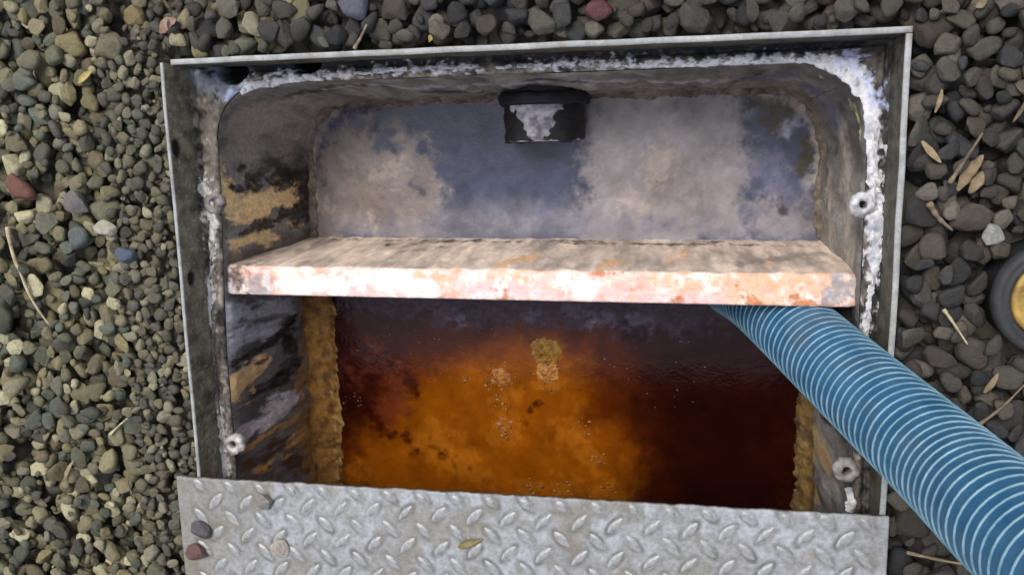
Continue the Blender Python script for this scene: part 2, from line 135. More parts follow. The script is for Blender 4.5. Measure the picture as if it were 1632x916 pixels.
BEADS = [[(-0.272, 0.2185, -0.045, 0.0037), (-0.2616, 0.2247, -0.045, 0.0061), (-0.2416, 0.2276, -0.045, 0.0061), (-0.2153, 0.2303, -0.045, 0.0048), (-0.183, 0.2327, -0.045, 0.0036), (-0.1576, 0.2335, -0.045, 0.0024), (-0.12, 0.2351, -0.045, 0.0024), (-0.0831, 0.236, -0.045, 0.0023), (-0.0469, 0.2347, -0.045, 0.0017)], [(-0.0172, 0.2341, -0.045, 0.0012), (0.0179, 0.2345, -0.045, 0.0023), (0.0468, 0.2345, -0.045, 0.0023), (0.0752, 0.2324, -0.045, 0.0023), (0.1032, 0.2313, -0.045, 0.0028), (0.1474, 0.2307, -0.045, 0.0033), (0.1852, 0.2304, -0.045, 0.0033), (0.2224, 0.2306, -0.045, 0.0033), (0.2537, 0.2299, -0.045, 0.0043), (0.2744, 0.2254, -0.045, 0.0108), (0.2901, 0.2175, -0.045, 0.0129), (0.3018, 0.2056, -0.045, 0.0129), (0.3085, 0.1922, -0.045, 0.0108), (0.3114, 0.1736, -0.045, 0.0092), (0.3124, 0.1523, -0.045, 0.0081), (0.3149, 0.1307, -0.045, 0.0093), (0.3183, 0.1143, -0.045, 0.0109)], [(0.3189, 0.1006, -0.045, 0.0066), (0.3201, 0.0758, -0.045, 0.0066), (0.3196, 0.0535, -0.045, 0.0061), (0.3182, 0.0388, -0.045, 0.0039), (0.317, 0.0196, -0.045, 0.0028), (0.3154, -0.0034, -0.045, 0.0034), (0.3154, -0.0149, -0.045, 0.0017)], [(-0.3233, 0.1386, -0.045, 0.0019), (-0.3202, 0.1272, -0.045, 0.0044), (-0.3159, 0.1146, -0.045, 0.0044), (-0.3107, 0.0955, -0.045, 0.0038), (-0.3111, 0.0763, -0.045, 0.0038), (-0.3128, 0.057, -0.045, 0.0026), (-0.3153, 0.0375, -0.045, 0.0019)], [(-0.3181, 0.0374, -0.045, 0.0013), (-0.3168, 0.0211, -0.045, 0.0026), (-0.3176, 0.0046, -0.045, 0.0026), (-0.3177, -0.012, -0.045, 0.0013)], [(-0.3159, -0.0965, -0.045, 0.002), (-0.3201, -0.1104, -0.045, 0.004), (-0.3231, -0.1279, -0.045, 0.004), (-0.3174, -0.1536, -0.045, 0.004), (-0.3175, -0.1719, -0.045, 0.0054), (-0.3186, -0.184, -0.045, 0.004)], [(0.307, -0.1558, -0.045, 0.0041), (0.3098, -0.1711, -0.045, 0.0047), (0.308, -0.1806, -0.045, 0.0035)]]
BOSSES = [(-0.3133, 0.1126, -0.045, 0.0095), (-0.3135, -0.1422, -0.045, 0.01), (0.3084, 0.1057, -0.045, 0.0088), (0.3052, -0.1393, -0.045, 0.0099)]
HOLES_LEDGE = [(-0.2795, 0.2397, -0.045, 0.0123), (-0.2013, 0.2456, -0.045, 0.0108)]
FLANGE_HOLES = [[-0.3255, 0.1717, -0.0038], [-0.3255, 0.0431, -0.0102]]
LITTER = {'stalk': [(-0.5137, 0.0938, -0.008), (-0.5115, 0.0681, -0.008), (-0.5041, 0.0422, -0.008), (-0.4951, 0.0174, -0.008), (-0.48, -0.0068, -0.008)], 'twigs': [[(-0.4264, -0.1228, -0.008), (-0.4142, -0.112, -0.008), (-0.4032, -0.1034, -0.008)], [(0.3632, 0.1262, -0.008), (0.3734, 0.1443, -0.008), (0.3852, 0.1656, -0.008)], [(0.3482, 0.1104, -0.008), (0.3571, 0.0985, -0.008), (0.3698, 0.0875, -0.008)], [(0.397, -0.0745, -0.008), (0.4155, -0.0583, -0.008), (0.4342, -0.0358, -0.008)], [(-0.1385, 0.2526, -0.008), (-0.1296, 0.262, -0.008), (-0.122, 0.2714, -0.008)], [(0.3482, -0.1938, -0.008), (0.3847, -0.2, -0.008), (0.4306, -0.2037, -0.008)], [(-0.416, -0.1915, -0.008), (-0.4158, -0.1775, -0.008), (-0.4121, -0.1634, -0.008)], [(0.3649, 0.0231, -0.008), (0.373, 0.0114, -0.008), (0.3837, -0.0051, -0.008)]], 'leaves': [[(0.3711, 0.12, -0.008), (0.381, 0.1356, -0.008), (0.3929, 0.148, -0.008)], [(0.3817, 0.1173, -0.008), (0.3854, 0.1264, -0.008), (0.3886, 0.1355, -0.008)], [(0.3421, 0.1601, -0.008), (0.3483, 0.1513, -0.008), (0.356, 0.1426, -0.008)], [(-0.4203, 0.2317, -0.008), (-0.4127, 0.238, -0.008), (-0.4066, 0.2436, -0.008)], [(-0.0696, 0.2562, -0.008), (-0.0656, 0.2571, -0.008), (-0.061, 0.2558, -0.008)], [(0.4011, -0.0478, -0.008), (0.4055, -0.0394, -0.008), (0.4106, -0.03, -0.008)], [(0.3499, 0.1824, -0.008), (0.3526, 0.1923, -0.008), (0.3544, 0.2011, -0.008)], [(0.3743, 0.2618, -0.008), (0.3778, 0.264, -0.008), (0.3817, 0.2676, -0.008)], [(0.4124, 0.1733, -0.008), (0.4148, 0.1846, -0.008), (0.4164, 0.1942, -0.008)], [(-0.3402, 0.2768, -0.008), (-0.3252, 0.2829, -0.008), (-0.3101, 0.2856, -0.008)], [(-0.4848, -0.1757, -0.008), (-0.4787, -0.1634, -0.008), (-0.4729, -0.1526, -0.008)]]}
FLECKS = [[(-0.0595, -0.1113, -0.22, 0.018), (-0.0564, -0.1425, -0.22, 0.0106), (-0.0528, -0.1818, -0.22, 0.0106), (0.0014, -0.1018, -0.22, 0.0163), (-0.0025, -0.1096, -0.22, 0.0149), (0.0416, -0.1738, -0.22, 0.0134), (0.06, -0.2121, -0.22, 0.0105), (-0.0203, -0.2483, -0.22, 0.0092), (0.0635, -0.2476, -0.22, 0.015), (0.0181, -0.2502, -0.22, 0.0121), (-0.1021, -0.1157, -0.22, 0.003), (-0.071, -0.1117, -0.22, 0.0151), (-0.0482, -0.1187, -0.22, 0.015)], [(-0.1315, -0.0666, -0.22, 0.0453), (-0.1948, -0.068, -0.22, 0.0382), (0.1435, -0.0977, -0.22, 0.0433), (0.0644, -0.0773, -0.22, 0.0438), (-0.0544, -0.0649, -0.22, 0.0447), (-0.2481, -0.1494, -0.22, 0.0117)]]
LUMPS = [(-0.0035, -0.079, -0.22, 0.0192), (-0.0009, -0.1049, -0.22, 0.0148), (-0.0587, -0.1113, -0.22, 0.015), (-0.0548, -0.1708, -0.22, 0.0121)]

# ------------------------------------------------------------------ noise
rng = np.random.default_rng(7)
random.seed(7)
PERM = np.concatenate([rng.permutation(256)] * 3)
GRAD = rng.normal(size=(256, 3))
GRAD /= np.linalg.norm(GRAD, axis=1)[:, None]


def pn(P, freq, seed=0):
    q = P * freq + np.array([seed * 17.13, seed * 5.71, seed * 9.37])
    i = np.floor(q).astype(np.int64)
    fr = q - i
    u = fr * fr * fr * (fr * (fr * 6 - 15) + 10)
    i &= 255
    res = 0
    for dx in (0, 1):
        for dy in (0, 1):
            for dz in (0, 1):
                h = PERM[PERM[PERM[i[..., 0] + dx] + i[..., 1] + dy] + i[..., 2] + dz] & 255
                g = GRAD[h]
                o = fr - np.array([dx, dy, dz])
                wgt = (u[..., 0] if dx else 1 - u[..., 0]) * (u[..., 1] if dy else 1 - u[..., 1]) * (u[..., 2] if dz else 1 - u[..., 2])
                res = res + wgt * (g * o).sum(-1)
    return res * 1.5


def fbm(P, freq, oct=4, seed=0, gain=.55):
    a, s = 1.0, 0
    for k in range(oct):
        s = s + a * pn(P, freq * 2.03 ** k, seed + k)
        a *= gain
    return s


def lin(c):
    c = np.array(c, float) / 255
    return np.where(c <= .04045, c / 12.92, ((c + .055) / 1.055) ** 2.4)


def sstep(a, b, x):
    t = np.clip((x - a) / (b - a), 0, 1)
    return t * t * (3 - 2 * t)


def polydist(P, line):
    best = np.full(P.shape[:-1], 9.0)
    L = np.array(line)
    if len(L) == 1:
        return np.linalg.norm(P - L[0, :3], axis=-1) - L[0, 3]
    for a, b in zip(L[:-1], L[1:]):
        v = b[:3] - a[:3]
        t = np.clip(((P - a[:3]) @ v) / max(v @ v, 1e-9), 0, 1)
        best = np.minimum(best, np.linalg.norm(P - (a[:3] + t[..., None] * v), axis=-1) - (a[3] + t * (b[3] - a[3])))
    return best


def paint(P, base, key, K, seed=0):
    """base: (...,4) linear colour + gloss; returns it with the measured stains and painted light laid on"""
    c = base.copy()
    for n, (rgb, gloss, op, soft, amp, freq, an, lines) in enumerate(STAINS_AND_LIGHT.get(key, [])):
        Pn = P * np.array([1, 1, an])
        d = np.full(P.shape[:-1], 9.0)
        for l in lines:
            d = np.minimum(d, polydist(P, l))
        d = d + amp * fbm(Pn, freq, 5, seed + n * 7, .62) * 1.1
        m = op * sstep(soft, -soft, d)
        if freq > 56:
            m = m * np.clip(.88 + .35 * fbm(Pn, freq * 2.2, 3, seed + n * 7 + 3), 0, 1)
        k = K(P) if callable(K) else K
        col = lin(rgb) / (k[..., None] if np.ndim(k) else k)
        col = col * np.minimum(1, .90 / np.max(col, axis=-1, keepdims=True))
        c[..., :3] = c[..., :3] * (1 - m[..., None]) + col * m[..., None]
        c[..., 3] = c[..., 3] * (1 - m) + gloss * m
    return c


# ------------------------------------------------------------------ mesh and object helpers
def link(o, parent=None):
    COL.objects.link(o)
    if parent is not None:
        o.parent = parent
    return o


def set_mesh(name, V, F, col=None, smooth=True):
    """V (n,3), F list of arrays (m,k)"""
    me = bpy.data.meshes.new(name)
    F = [np.asarray(f, np.int32) for f in (F if isinstance(F, list) else [F])]
    loops = np.concatenate([f.ravel() for f in F])
    tot = np.concatenate([np.full(len(f), f.shape[1], np.int32) for f in F])
    start = np.concatenate([[0], np.cumsum(tot)[:-1]]).astype(np.int32)
    me.vertices.add(len(V))
    me.vertices.foreach_set("co", np.asarray(V, np.float32).ravel())
    me.loops.add(len(loops))
    me.loops.foreach_set("vertex_index", loops)
    me.polygons.add(len(tot))
    me.polygons.foreach_set("loop_start", start)
    me.polygons.foreach_set("loop_total", tot)
    me.polygons.foreach_set("use_smooth", np.broadcast_to(np.asarray(smooth, bool), len(tot)).copy())
    me.update(calc_edges=True)
    if col is not None:
        at = me.attributes.new("Col", 'FLOAT_COLOR', 'POINT')
        at.data.foreach_set("color", np.asarray(col, np.float32).ravel())
    return me


def grid_faces(ny, nx, wrap=False, flip=False):
    j, i = np.meshgrid(np.arange(ny - 1), np.arange(nx if wrap else nx - 1), indexing='ij')
    i2 = (i + 1) % nx
    f = np.stack([j * nx + i, j * nx + i2, (j + 1) * nx + i2, (j + 1) * nx + i], -1).reshape(-1, 4)
    return f[:, ::-1] if flip else f


def obj(name, me, mat, parent=None):
    o = bpy.data.objects.new(name, me)
    if mat and not me.materials:
        me.materials.append(mat)
    return link(o, parent)


def empty(name, loc=(0, 0, 0)):
    o = bpy.data.objects.new(name, None)
    o.empty_display_size = .05
    link(o)
    o.location = loc
    return o


def tag(o, label=None, cat=None, group=None, kind=None):
    for k, v in (("label", label), ("category", cat), ("group", group), ("kind", kind)):
        if v:
            o[k] = v
    return o


def box_mesh(name, x0, x1, y0, y1, z0, z1, bev=.0008):
    bm = bmesh.new()
    bmesh.ops.create_cube(bm, size=1)
    for v in bm.verts:
        v.co = Vector(((x0 + x1) / 2 + v.co.x * (x1 - x0), (y0 + y1) / 2 + v.co.y * (y1 - y0), (z0 + z1) / 2 + v.co.z * (z1 - z0)))
    if bev:
        bmesh.ops.bevel(bm, geom=bm.edges[:], offset=bev, segments=2, affect='EDGES')
    me = bpy.data.meshes.new(name)
    bm.to_mesh(me)
    bm.free()
    return me


def tube(path, rad, n=10, squash=1.0):
    """path (m,3), rad (m,) -> V,F of a swept tube with closed ends"""
    path = np.asarray(path, float)
    T = np.gradient(path, axis=0)
    T /= np.linalg.norm(T, axis=1)[:, None]
    ref = np.array([0, 0, 1.0]) if abs(T[0, 2]) < .9 else np.array([1.0, 0, 0])
    A = []
    a = np.cross(T[0], ref)
    a /= np.linalg.norm(a)
    for t in T:
        a = a - t * (a @ t)
        a /= np.linalg.norm(a)
        A.append(a)
    A = np.array(A)
    B = np.cross(T, A)
    th = np.linspace(0, 2 * np.pi, n, endpoint=False)
    V = path[:, None] + rad[:, None, None] * (np.cos(th)[None, :, None] * A[:, None] + squash * np.sin(th)[None, :, None] * B[:, None])
    F = [grid_faces(len(path), n, True), np.arange(n)[None, ::-1], ((len(path) - 1) * n + np.arange(n))[None]]
    return V.reshape(-1, 3), F, A, B


def spline(pts, n):
    p = np.asarray(pts, float)
    p = np.vstack([2 * p[0] - p[1], p, 2 * p[-1] - p[-2]])
    out = []
    for i in range(1, len(p) - 2):
        t = np.linspace(0, 1, n, endpoint=False)[:, None]
        a, b, c, d_ = p[i - 1], p[i], p[i + 1], p[i + 2]
        out.append(.5 * (2 * b + (c - a) * t + (2 * a - 5 * b + 4 * c - d_) * t ** 2 + (3 * b - a - 3 * c + d_) * t ** 3))
    out.append(p[-2][None])
    return np.vstack(out)


# ------------------------------------------------------------------ materials
def newmat(name):
    m = bpy.data.materials.new(name)
    m.use_nodes = True
    nt = m.node_tree
    return m, nt, nt.nodes["Principled BSDF"]


def N(nt, t, **k):
    n = nt.nodes.new(t)
    for a, v in k.items():
        if a == 'op':
            n.operation = v
        else:
            n.inputs[a.replace('_', ' ')].default_value = v
    return n


def mathn(nt, op, a, b=None):
    n = nt.nodes.new("ShaderNodeMath")
    n.operation = op
    for i, v in enumerate((a, b)):
        if v is None:
            continue
        if isinstance(v, (int, float)):
            n.inputs[i].default_value = v
        else:
            nt.links.new(v, n.inputs[i])
    return n.outputs[0]


def grime(name, rough=(.85, .25), vary=.35, vscale=260, bump=(90, .0012), fine=(700, .0004), ior=1.45, metallic=0.0, src='attr', spec=.5):
    """colour and gloss from the mesh's Col attribute (or the object's colour), broken up by noise"""
    m, nt, b = newmat(name)
    tc = nt.nodes.new("ShaderNodeTexCoord")
    if src == 'attr':
        a = nt.nodes.new("ShaderNodeAttribute")
        a.attribute_name = "Col"
        colo, glo = a.outputs["Color"], a.outputs["Alpha"]
    else:
        a = nt.nodes.new("ShaderNodeObjectInfo")
        colo, glo = a.outputs["Color"], a.outputs["Alpha"]
    n1 = N(nt, "ShaderNodeTexNoise", Scale=vscale, Detail=6.0, Roughness=.65)
    nt.links.new(tc.outputs["Object"], n1.inputs["Vector"])
    mr = N(nt, "ShaderNodeMapRange", From_Min=.25, From_Max=.75, To_Min=1 - vary, To_Max=1 + vary)
    nt.links.new(n1.outputs["Fac"], mr.inputs["Value"])
    mx = nt.nodes.new("ShaderNodeVectorMath")
    mx.operation = 'SCALE'
    nt.links.new(colo, mx.inputs[0])
    nt.links.new(mr.outputs[0], mx.inputs["Scale"])
    nt.links.new(mx.outputs[0], b.inputs["Base Color"])
    r = N(nt, "ShaderNodeMapRange", From_Min=0.0, From_Max=1.0, To_Min=rough[0], To_Max=rough[1])
    nt.links.new(glo, r.inputs["Value"])
    rr = mathn(nt, 'ADD', r.outputs[0], mathn(nt, 'MULTIPLY', mathn(nt, 'SUBTRACT', n1.outputs["Fac"], .5), .35))
    nt.links.new(rr, b.inputs["Roughness"])
    b.inputs["IOR"].default_value = ior
    b.inputs["Metallic"].default_value = metallic
    b.inputs["Specular IOR Level"].default_value = spec
    last = None
    for sc, di in (bump, fine):
        if not di:
            continue
        nn = N(nt, "ShaderNodeTexNoise", Scale=sc, Detail=4.0, Roughness=.6)
        nt.links.new(tc.outputs["Object"], nn.inputs["Vector"])
        bp = N(nt, "ShaderNodeBump", Strength=.8, Distance=di)
        nt.links.new(nn.outputs["Fac"], bp.inputs["Height"])
        if last:
            nt.links.new(last, bp.inputs["Normal"])
        last = bp.outputs[0]
    if last:
        nt.links.new(last, b.inputs["Normal"])
    return m


def plain(name, c1, c2, scale=60, rough=.7, metallic=0.0, bump=.0006, bscale=300, detail=5.0, lo=.35, hi=.65, stretch=None):
    m, nt, b = newmat(name)
    tc = nt.nodes.new("ShaderNodeTexCoord")
    vec = tc.outputs["Object"]
    if stretch:
        mp = nt.nodes.new("ShaderNodeMapping")
        mp.inputs["Scale"].default_value = stretch
        nt.links.new(vec, mp.inputs[0])
        vec = mp.outputs[0]
    n = N(nt, "ShaderNodeTexNoise", Scale=scale, Detail=detail, Roughness=.65)
    nt.links.new(vec, n.inputs["Vector"])
    cr = nt.nodes.new("ShaderNodeValToRGB")
    cr.color_ramp.elements[0].position = lo
    cr.color_ramp.elements[1].position = hi
    cr.color_ramp.elements[0].color = (*c1, 1)
    cr.color_ramp.elements[1].color = (*c2, 1)
    nt.links.new(n.outputs["Fac"], cr.inputs[0])
    nt.links.new(cr.outputs[0], b.inputs["Base Color"])
    r = mathn(nt, 'ADD', rough - .1, mathn(nt, 'MULTIPLY', n.outputs["Fac"], .2))
    nt.links.new(r, b.inputs["Roughness"])
    b.inputs["Metallic"].default_value = metallic
    if bump:
        n2 = N(nt, "ShaderNodeTexNoise", Scale=bscale, Detail=4.0, Roughness=.6)
        nt.links.new(tc.outputs["Object"], n2.inputs["Vector"])
        bp = N(nt, "ShaderNodeBump", Strength=.7, Distance=bump)
        nt.links.new(n2.outputs["Fac"], bp.inputs["Height"])
        nt.links.new(bp.outputs[0], b.inputs["Normal"])
    return m


M = {}
M['grime'] = grime("grime")
M['lip'] = grime("greasy_baffle", vary=.14, bump=(70, .0010))
M['crust'] = grime("crust", rough=(.9, .4), vary=.22, vscale=220, bump=(110, .0010), fine=(800, .0005))
M['metal'] = grime("dull_metal", rough=(.8, .3), vary=.25, vscale=300, bump=(120, .0006), fine=(900, .0003))
M['liquid'] = grime("greasy_liquid", rough=(.70, .05), vary=.13, vscale=120, bump=(60, .0005), fine=(300, .00022), ior=1.38)
M['stone_mass'] = grime("gravel_stone", rough=(.85, .45), vary=.38, vscale=300, bump=(240, .0014), fine=(1000, .0005), spec=.4)
M['stone'] = grime("pebble_stone", rough=(.85, .45), vary=.38, vscale=3.2, bump=(2.6, .0014), fine=(11, .0005), src='obj', spec=.4)
M['soil'] = plain("soil", (.012, .011, .009), (.05, .045, .035), scale=90, rough=.95, bump=.004, bscale=120)
M['pipe'] = plain("black_rubber", (.004, .004, .005), (.012, .012, .015), scale=120, rough=.62, bump=.0008, bscale=200)
M['dark'] = plain("dark_hole", (.006, .005, .005), (.014, .012, .011), scale=80, rough=.8)
M['straw'] = plain("dry_straw", (.30, .24, .13), (.55, .48, .32), scale=90, rough=.75, bump=.0003)
M['twig'] = plain("brown_twig", (.09, .065, .045), (.24, .18, .12), scale=90, rough=.85, bump=.0004)
M['leaf'] = plain("dry_leaf", (.15, .11, .06), (.36, .28, .17), scale=70, rough=.8, bump=.0004)
M['yleaf'] = plain("yellow_leaf", (.26, .20, .05), (.44, .37, .12), scale=90, rough=.7, bump=.0004)
M['oleaf'] = plain("olive_leaf", (.14, .11, .04), (.30, .25, .11), scale=90, rough=.8, bump=.0004)
M['pleaf'] = plain("pinkish_leaf", (.22, .12, .09), (.36, .24, .19), scale=90, rough=.8, bump=.0004)
M['yellow'] = plain("yellow_plastic", (.20, .12, .03), (.48, .32, .08), scale=70, rough=.55, bump=.0005)
M['greyrub'] = plain("grey_rubber", (.016, .017, .019), (.045, .047, .050), scale=40, rough=.75, bump=.0004)
# hose: blue wall, paler spiral
M['hose'] = plain("blue_hose_wall", (.016, .090, .190), (.036, .132, .255), scale=30, rough=.38, bump=.0002, bscale=200)
nt = M['hose'].node_tree
b = nt.nodes["Principled BSDF"]
src = b.inputs["Base Color"].links[0].from_socket
tcn = nt.nodes.new("ShaderNodeTexCoord")
nd = N(nt, "ShaderNodeTexNoise", Scale=22.0, Detail=8.0, Roughness=.7)
nt.links.new(tcn.outputs["Object"], nd.inputs["Vector"])
mr = N(nt, "ShaderNodeMapRange", From_Min=.50, From_Max=.72, To_Min=0.0, To_Max=.55)
nt.links.new(nd.outputs["Fac"], mr.inputs["Value"])
mx = nt.nodes.new("ShaderNodeMix")
mx.data_type = 'RGBA'
mx.inputs[7].default_value = (.075, .085, .080, 1)
nt.links.new(mr.outputs[0], mx.inputs[0])
nt.links.new(src, mx.inputs[6])
nt.links.new(mx.outputs[2], b.inputs["Base Color"])
M['rib'] = plain("pale_blue_spiral", (.10, .22, .30), (.23, .38, .47), scale=60, rough=.4, bump=.0001)

# ------------------------------------------------------------------ dimensions
FX0, FX1, FY0, FY1 = -.33, .33, -.345, .25           # frame, outer
ZL, ZW = -.045, -.22                                   # ledge, liquid


def tank_rect(z):
    t = (z - ZL) / (ZW - ZL)
    return (-.307 + t * .025, .314 - t * .0145, -.325 + t * .02, .232 - t * .017)


def rrect(rect, r, step, ext=None):
    """rounded rectangle outline, anticlockwise from the bottom left arc; ext: also give the sharp outer rectangle"""
    x0, x1, y0, y1 = rect
    na = max(6, int(r * 1.57 / step))
    pts, outer = [], []
    cs = [((x1 - r, y0 + r), -90), ((x1 - r, y1 - r), 0), ((x0 + r, y1 - r), 90), ((x0 + r, y0 + r), 180)]
    for k, (c, a0) in enumerate(cs):
        for i in range(na + 1):
            a = math.radians(a0 + 90 * i / na)
            pts.append((c[0] + r * math.cos(a), c[1] + r * math.sin(a)))
            if ext:
                cx, cy = math.cos(a), math.sin(a)
                ex = (ext[1] - c[0]) if cx > 0 else (c[0] - ext[0])
                ey = (ext[3] - c[1]) if cy > 0 else (c[1] - ext[2])
                s = min(ex / max(abs(cx), 1e-6), ey / max(abs(cy), 1e-6))
                outer.append((c[0] + cx * s, c[1] + cy * s))
        n = cs[(k + 1) % 4][0]
        a = math.radians(a0 + 90)
        p0 = np.array(pts[-1])
        p1 = np.array((n[0] + r * math.cos(a), n[1] + r * math.sin(a)))
        m = int(np.linalg.norm(p1 - p0) / step)
        for i in range(1, m):
            q = p0 + (p1 - p0) * i / m
            pts.append(tuple(q))
            if ext:
                o = list(q)
                if k == 0: o[0] = ext[1]
                if k == 1: o[1] = ext[3]
                if k == 2: o[0] = ext[0]
                if k == 3: o[1] = ext[2]
                outer.append(tuple(o))
    return np.array(pts), (np.array(outer) if ext else None)


# ================================================================== THE GROUND
bm = bmesh.new()
xs = [-40, -.97, -.89, FX0 + .003, FX1 - .003, .84, .92, 40]
ys = [-40, -.74, -.66, FY0 + .003, FY1 - .003, .66, .74, 40]
gv = [[bm.verts.new((x, y, -.046 if 1 < i < 6 and 1 < j < 6 else -.016)) for i, x in enumerate(xs)] for j, y in enumerate(ys)]
for j in range(7):
    for i in range(7):
        if i == 3 and j == 3:
            continue
        bm.faces.new((gv[j][i], gv[j][i + 1], gv[j + 1][i + 1], gv[j + 1][i]))
me = bpy.data.meshes.new("ground")
bm.to_mesh(me)
bm.free()
# beyond the modelled stones the sheet itself is mottled like gravel
m, nt, b = newmat("gravel_ground")
tc = nt.nodes.new("ShaderNodeTexCoord")
vo = N(nt, "ShaderNodeTexVoronoi", Scale=48.0)
nt.links.new(tc.outputs["Object"], vo.inputs["Vector"])
cr = nt.nodes.new("ShaderNodeValToRGB")
cr.color_ramp.elements[0].color = (.03, .03, .025, 1)
cr.color_ramp.elements[1].color = (.13, .12, .095, 1)
nt.links.new(vo.outputs["Color"], cr.inputs[0])
nt.links.new(cr.outputs[0], b.inputs["Base Color"])
b.inputs["Roughness"].default_value = .85
bp = N(nt, "ShaderNodeBump", Strength=1.0, Distance=.012)
bp.invert = True
nt.links.new(vo.outputs["Distance"], bp.inputs["Height"])
nt.links.new(bp.outputs[0], b.inputs["Normal"])
ground = obj("ground", me, m)
tag(ground, kind="structure", label="bed of loose grey and olive gravel round the steel pit")


# ---- pebble shapes
def pebble_shape(k, sub):
    r = np.random.default_rng(100 + k)
    bm = bmesh.new()
    bmesh.ops.create_icosphere(bm, subdivisions=sub, radius=1)
    bm.verts.ensure_lookup_table()
    V = np.array([v.co[:] for v in bm.verts])
    F = np.array([[v.index for v in f.verts] for f in bm.faces])
    bm.free()
    m = int(r.integers(4, 8))                      # sides of the outline, plus top, bottom and a few chips
    an = np.sort(r.uniform(0, 2 * np.pi, m))
    tl = r.uniform(-.35, .35, m)
    nr = np.column_stack([np.cos(an) * np.cos(tl), np.sin(an) * np.cos(tl), np.sin(tl)])
    nr = np.vstack([nr, [(r.uniform(-.3, .3), r.uniform(-.3, .3), 1), (.1, .1, -1)], r.normal(size=(3, 3))])
    nr /= np.linalg.norm(nr, axis=1)[:, None]
    dd = np.concatenate([r.uniform(.50, .88, m), r.uniform(.42, .75, 2), r.uniform(.62, .85, 3)])
    dot = V @ nr.T
    cut = np.where(dot > .05, dd[None] / np.maximum(dot, .05), 9)
    p = (26.0, 9.0, 16.0, 40.0)[k % 4]
    rad = (np.sum(cut ** -p, 1) + 1.0) ** (-1 / p)
    rad *= 1 + .08 * pn(V, 1.7, k) + .03 * pn(V, 4.1, k + 50)
    V = V * rad[:, None]
    V -= (V.max(0) + V.min(0)) / 2
    V /= np.abs(V).max(0)
    return V, F


def chip_shape(k, bev):
    """a broken stone: convex hull of scattered points with its edges knocked off"""
    r = np.random.default_rng(500 + k)
    pts = []
    while len(pts) < 11 + k % 5:
        q = r.normal(size=3)
        q /= np.linalg.norm(q)
        if all(np.linalg.norm(q - t) > .52 for t in pts):
            pts.append(q)
    bm = bmesh.new()
    for q in pts:
        bm.verts.new(q * r.uniform(.85, 1.1))
    res = bmesh.ops.convex_hull(bm, input=bm.verts[:])
    bmesh.ops.dissolve_limit(bm, angle_limit=R_(9), verts=bm.verts[:], edges=bm.edges[:])
    if bev:
        bmesh.ops.bevel(bm, geom=bm.edges[:], offset=.13, segments=2 if bev > 1 else 1, affect='EDGES', profile=.6)
    bmesh.ops.triangulate(bm, faces=bm.faces[:])
    bm.verts.index_update()
    V = np.array([v.co[:] for v in bm.verts])
    F = np.array([[v.index for v in f.verts] for f in bm.faces])
    bm.free()
    V -= (V.max(0) + V.min(0)) / 2
    V /= np.abs(V).max(0)
    return V, F


NSH = 26
NCHIP = 14                                           # shapes 0..13 are broken stones, the rest water-worn
SH_HI = [chip_shape(k, 1) if k < NCHIP else pebble_shape(k, 2) for k in range(NSH)]
SH_LO = [chip_shape(k, 0) if k < NCHIP else pebble_shape(k, 1) for k in range(NSH)]
# colours: albedo; olive and tan on the left, darker slate on the right, partly shade put into the stone colour
OLIVE = np.array((1.10, 1.10, .88)) * np.array([(.115, .108, .078), (.090, .088, .070), (.075, .078, .070), (.130, .112, .075), (.060, .062, .058), (.105, .105, .095),
                  (.170, .155, .115), (.085, .095, .090), (.100, .082, .062), (.150, .130, .080), (.22, .20, .165), (.070, .066, .064), (.30, .28, .22), (.16, .14, .10)])
SLATE = np.array((.60, .57, .53)) * np.array([(.075, .072, .068), (.060, .060, .062), (.085, .076, .066), (.052, .055, .060), (.10, .095, .085), (.070, .062, .062),
                  (.12, .112, .095), (.045, .048, .054), (.090, .082, .068), (.16, .15, .13)])

RES = .0015
GX0, GX1, GY0, GY1 = -.95, .90, -.72, .72
HX, HY = int((GX1 - GX0) / RES), int((GY1 - GY0) / RES)
H = np.full((HY, HX), -.046)
OWN = np.full((HY, HX), -1, np.int32)
cx_ = GX0 + (np.arange(HX) + .5) * RES
cy_ = GY0 + (np.arange(HY) + .5) * RES
inx = (cx_ > FX0 - .001) & (cx_ < FX1 + .001)
iny = (cy_ > FY0 - .001) & (cy_ < FY1 + .001)
H[np.ix_(iny, inx)] = 1.0
CAPX, CAPY = .4500, .0315                      # the pipe coupling stands here
H[((cx_[None] - CAPX) ** 2 + (cy_[:, None] - CAPY) ** 2) < .049 ** 2] = 1.0
PEB = []


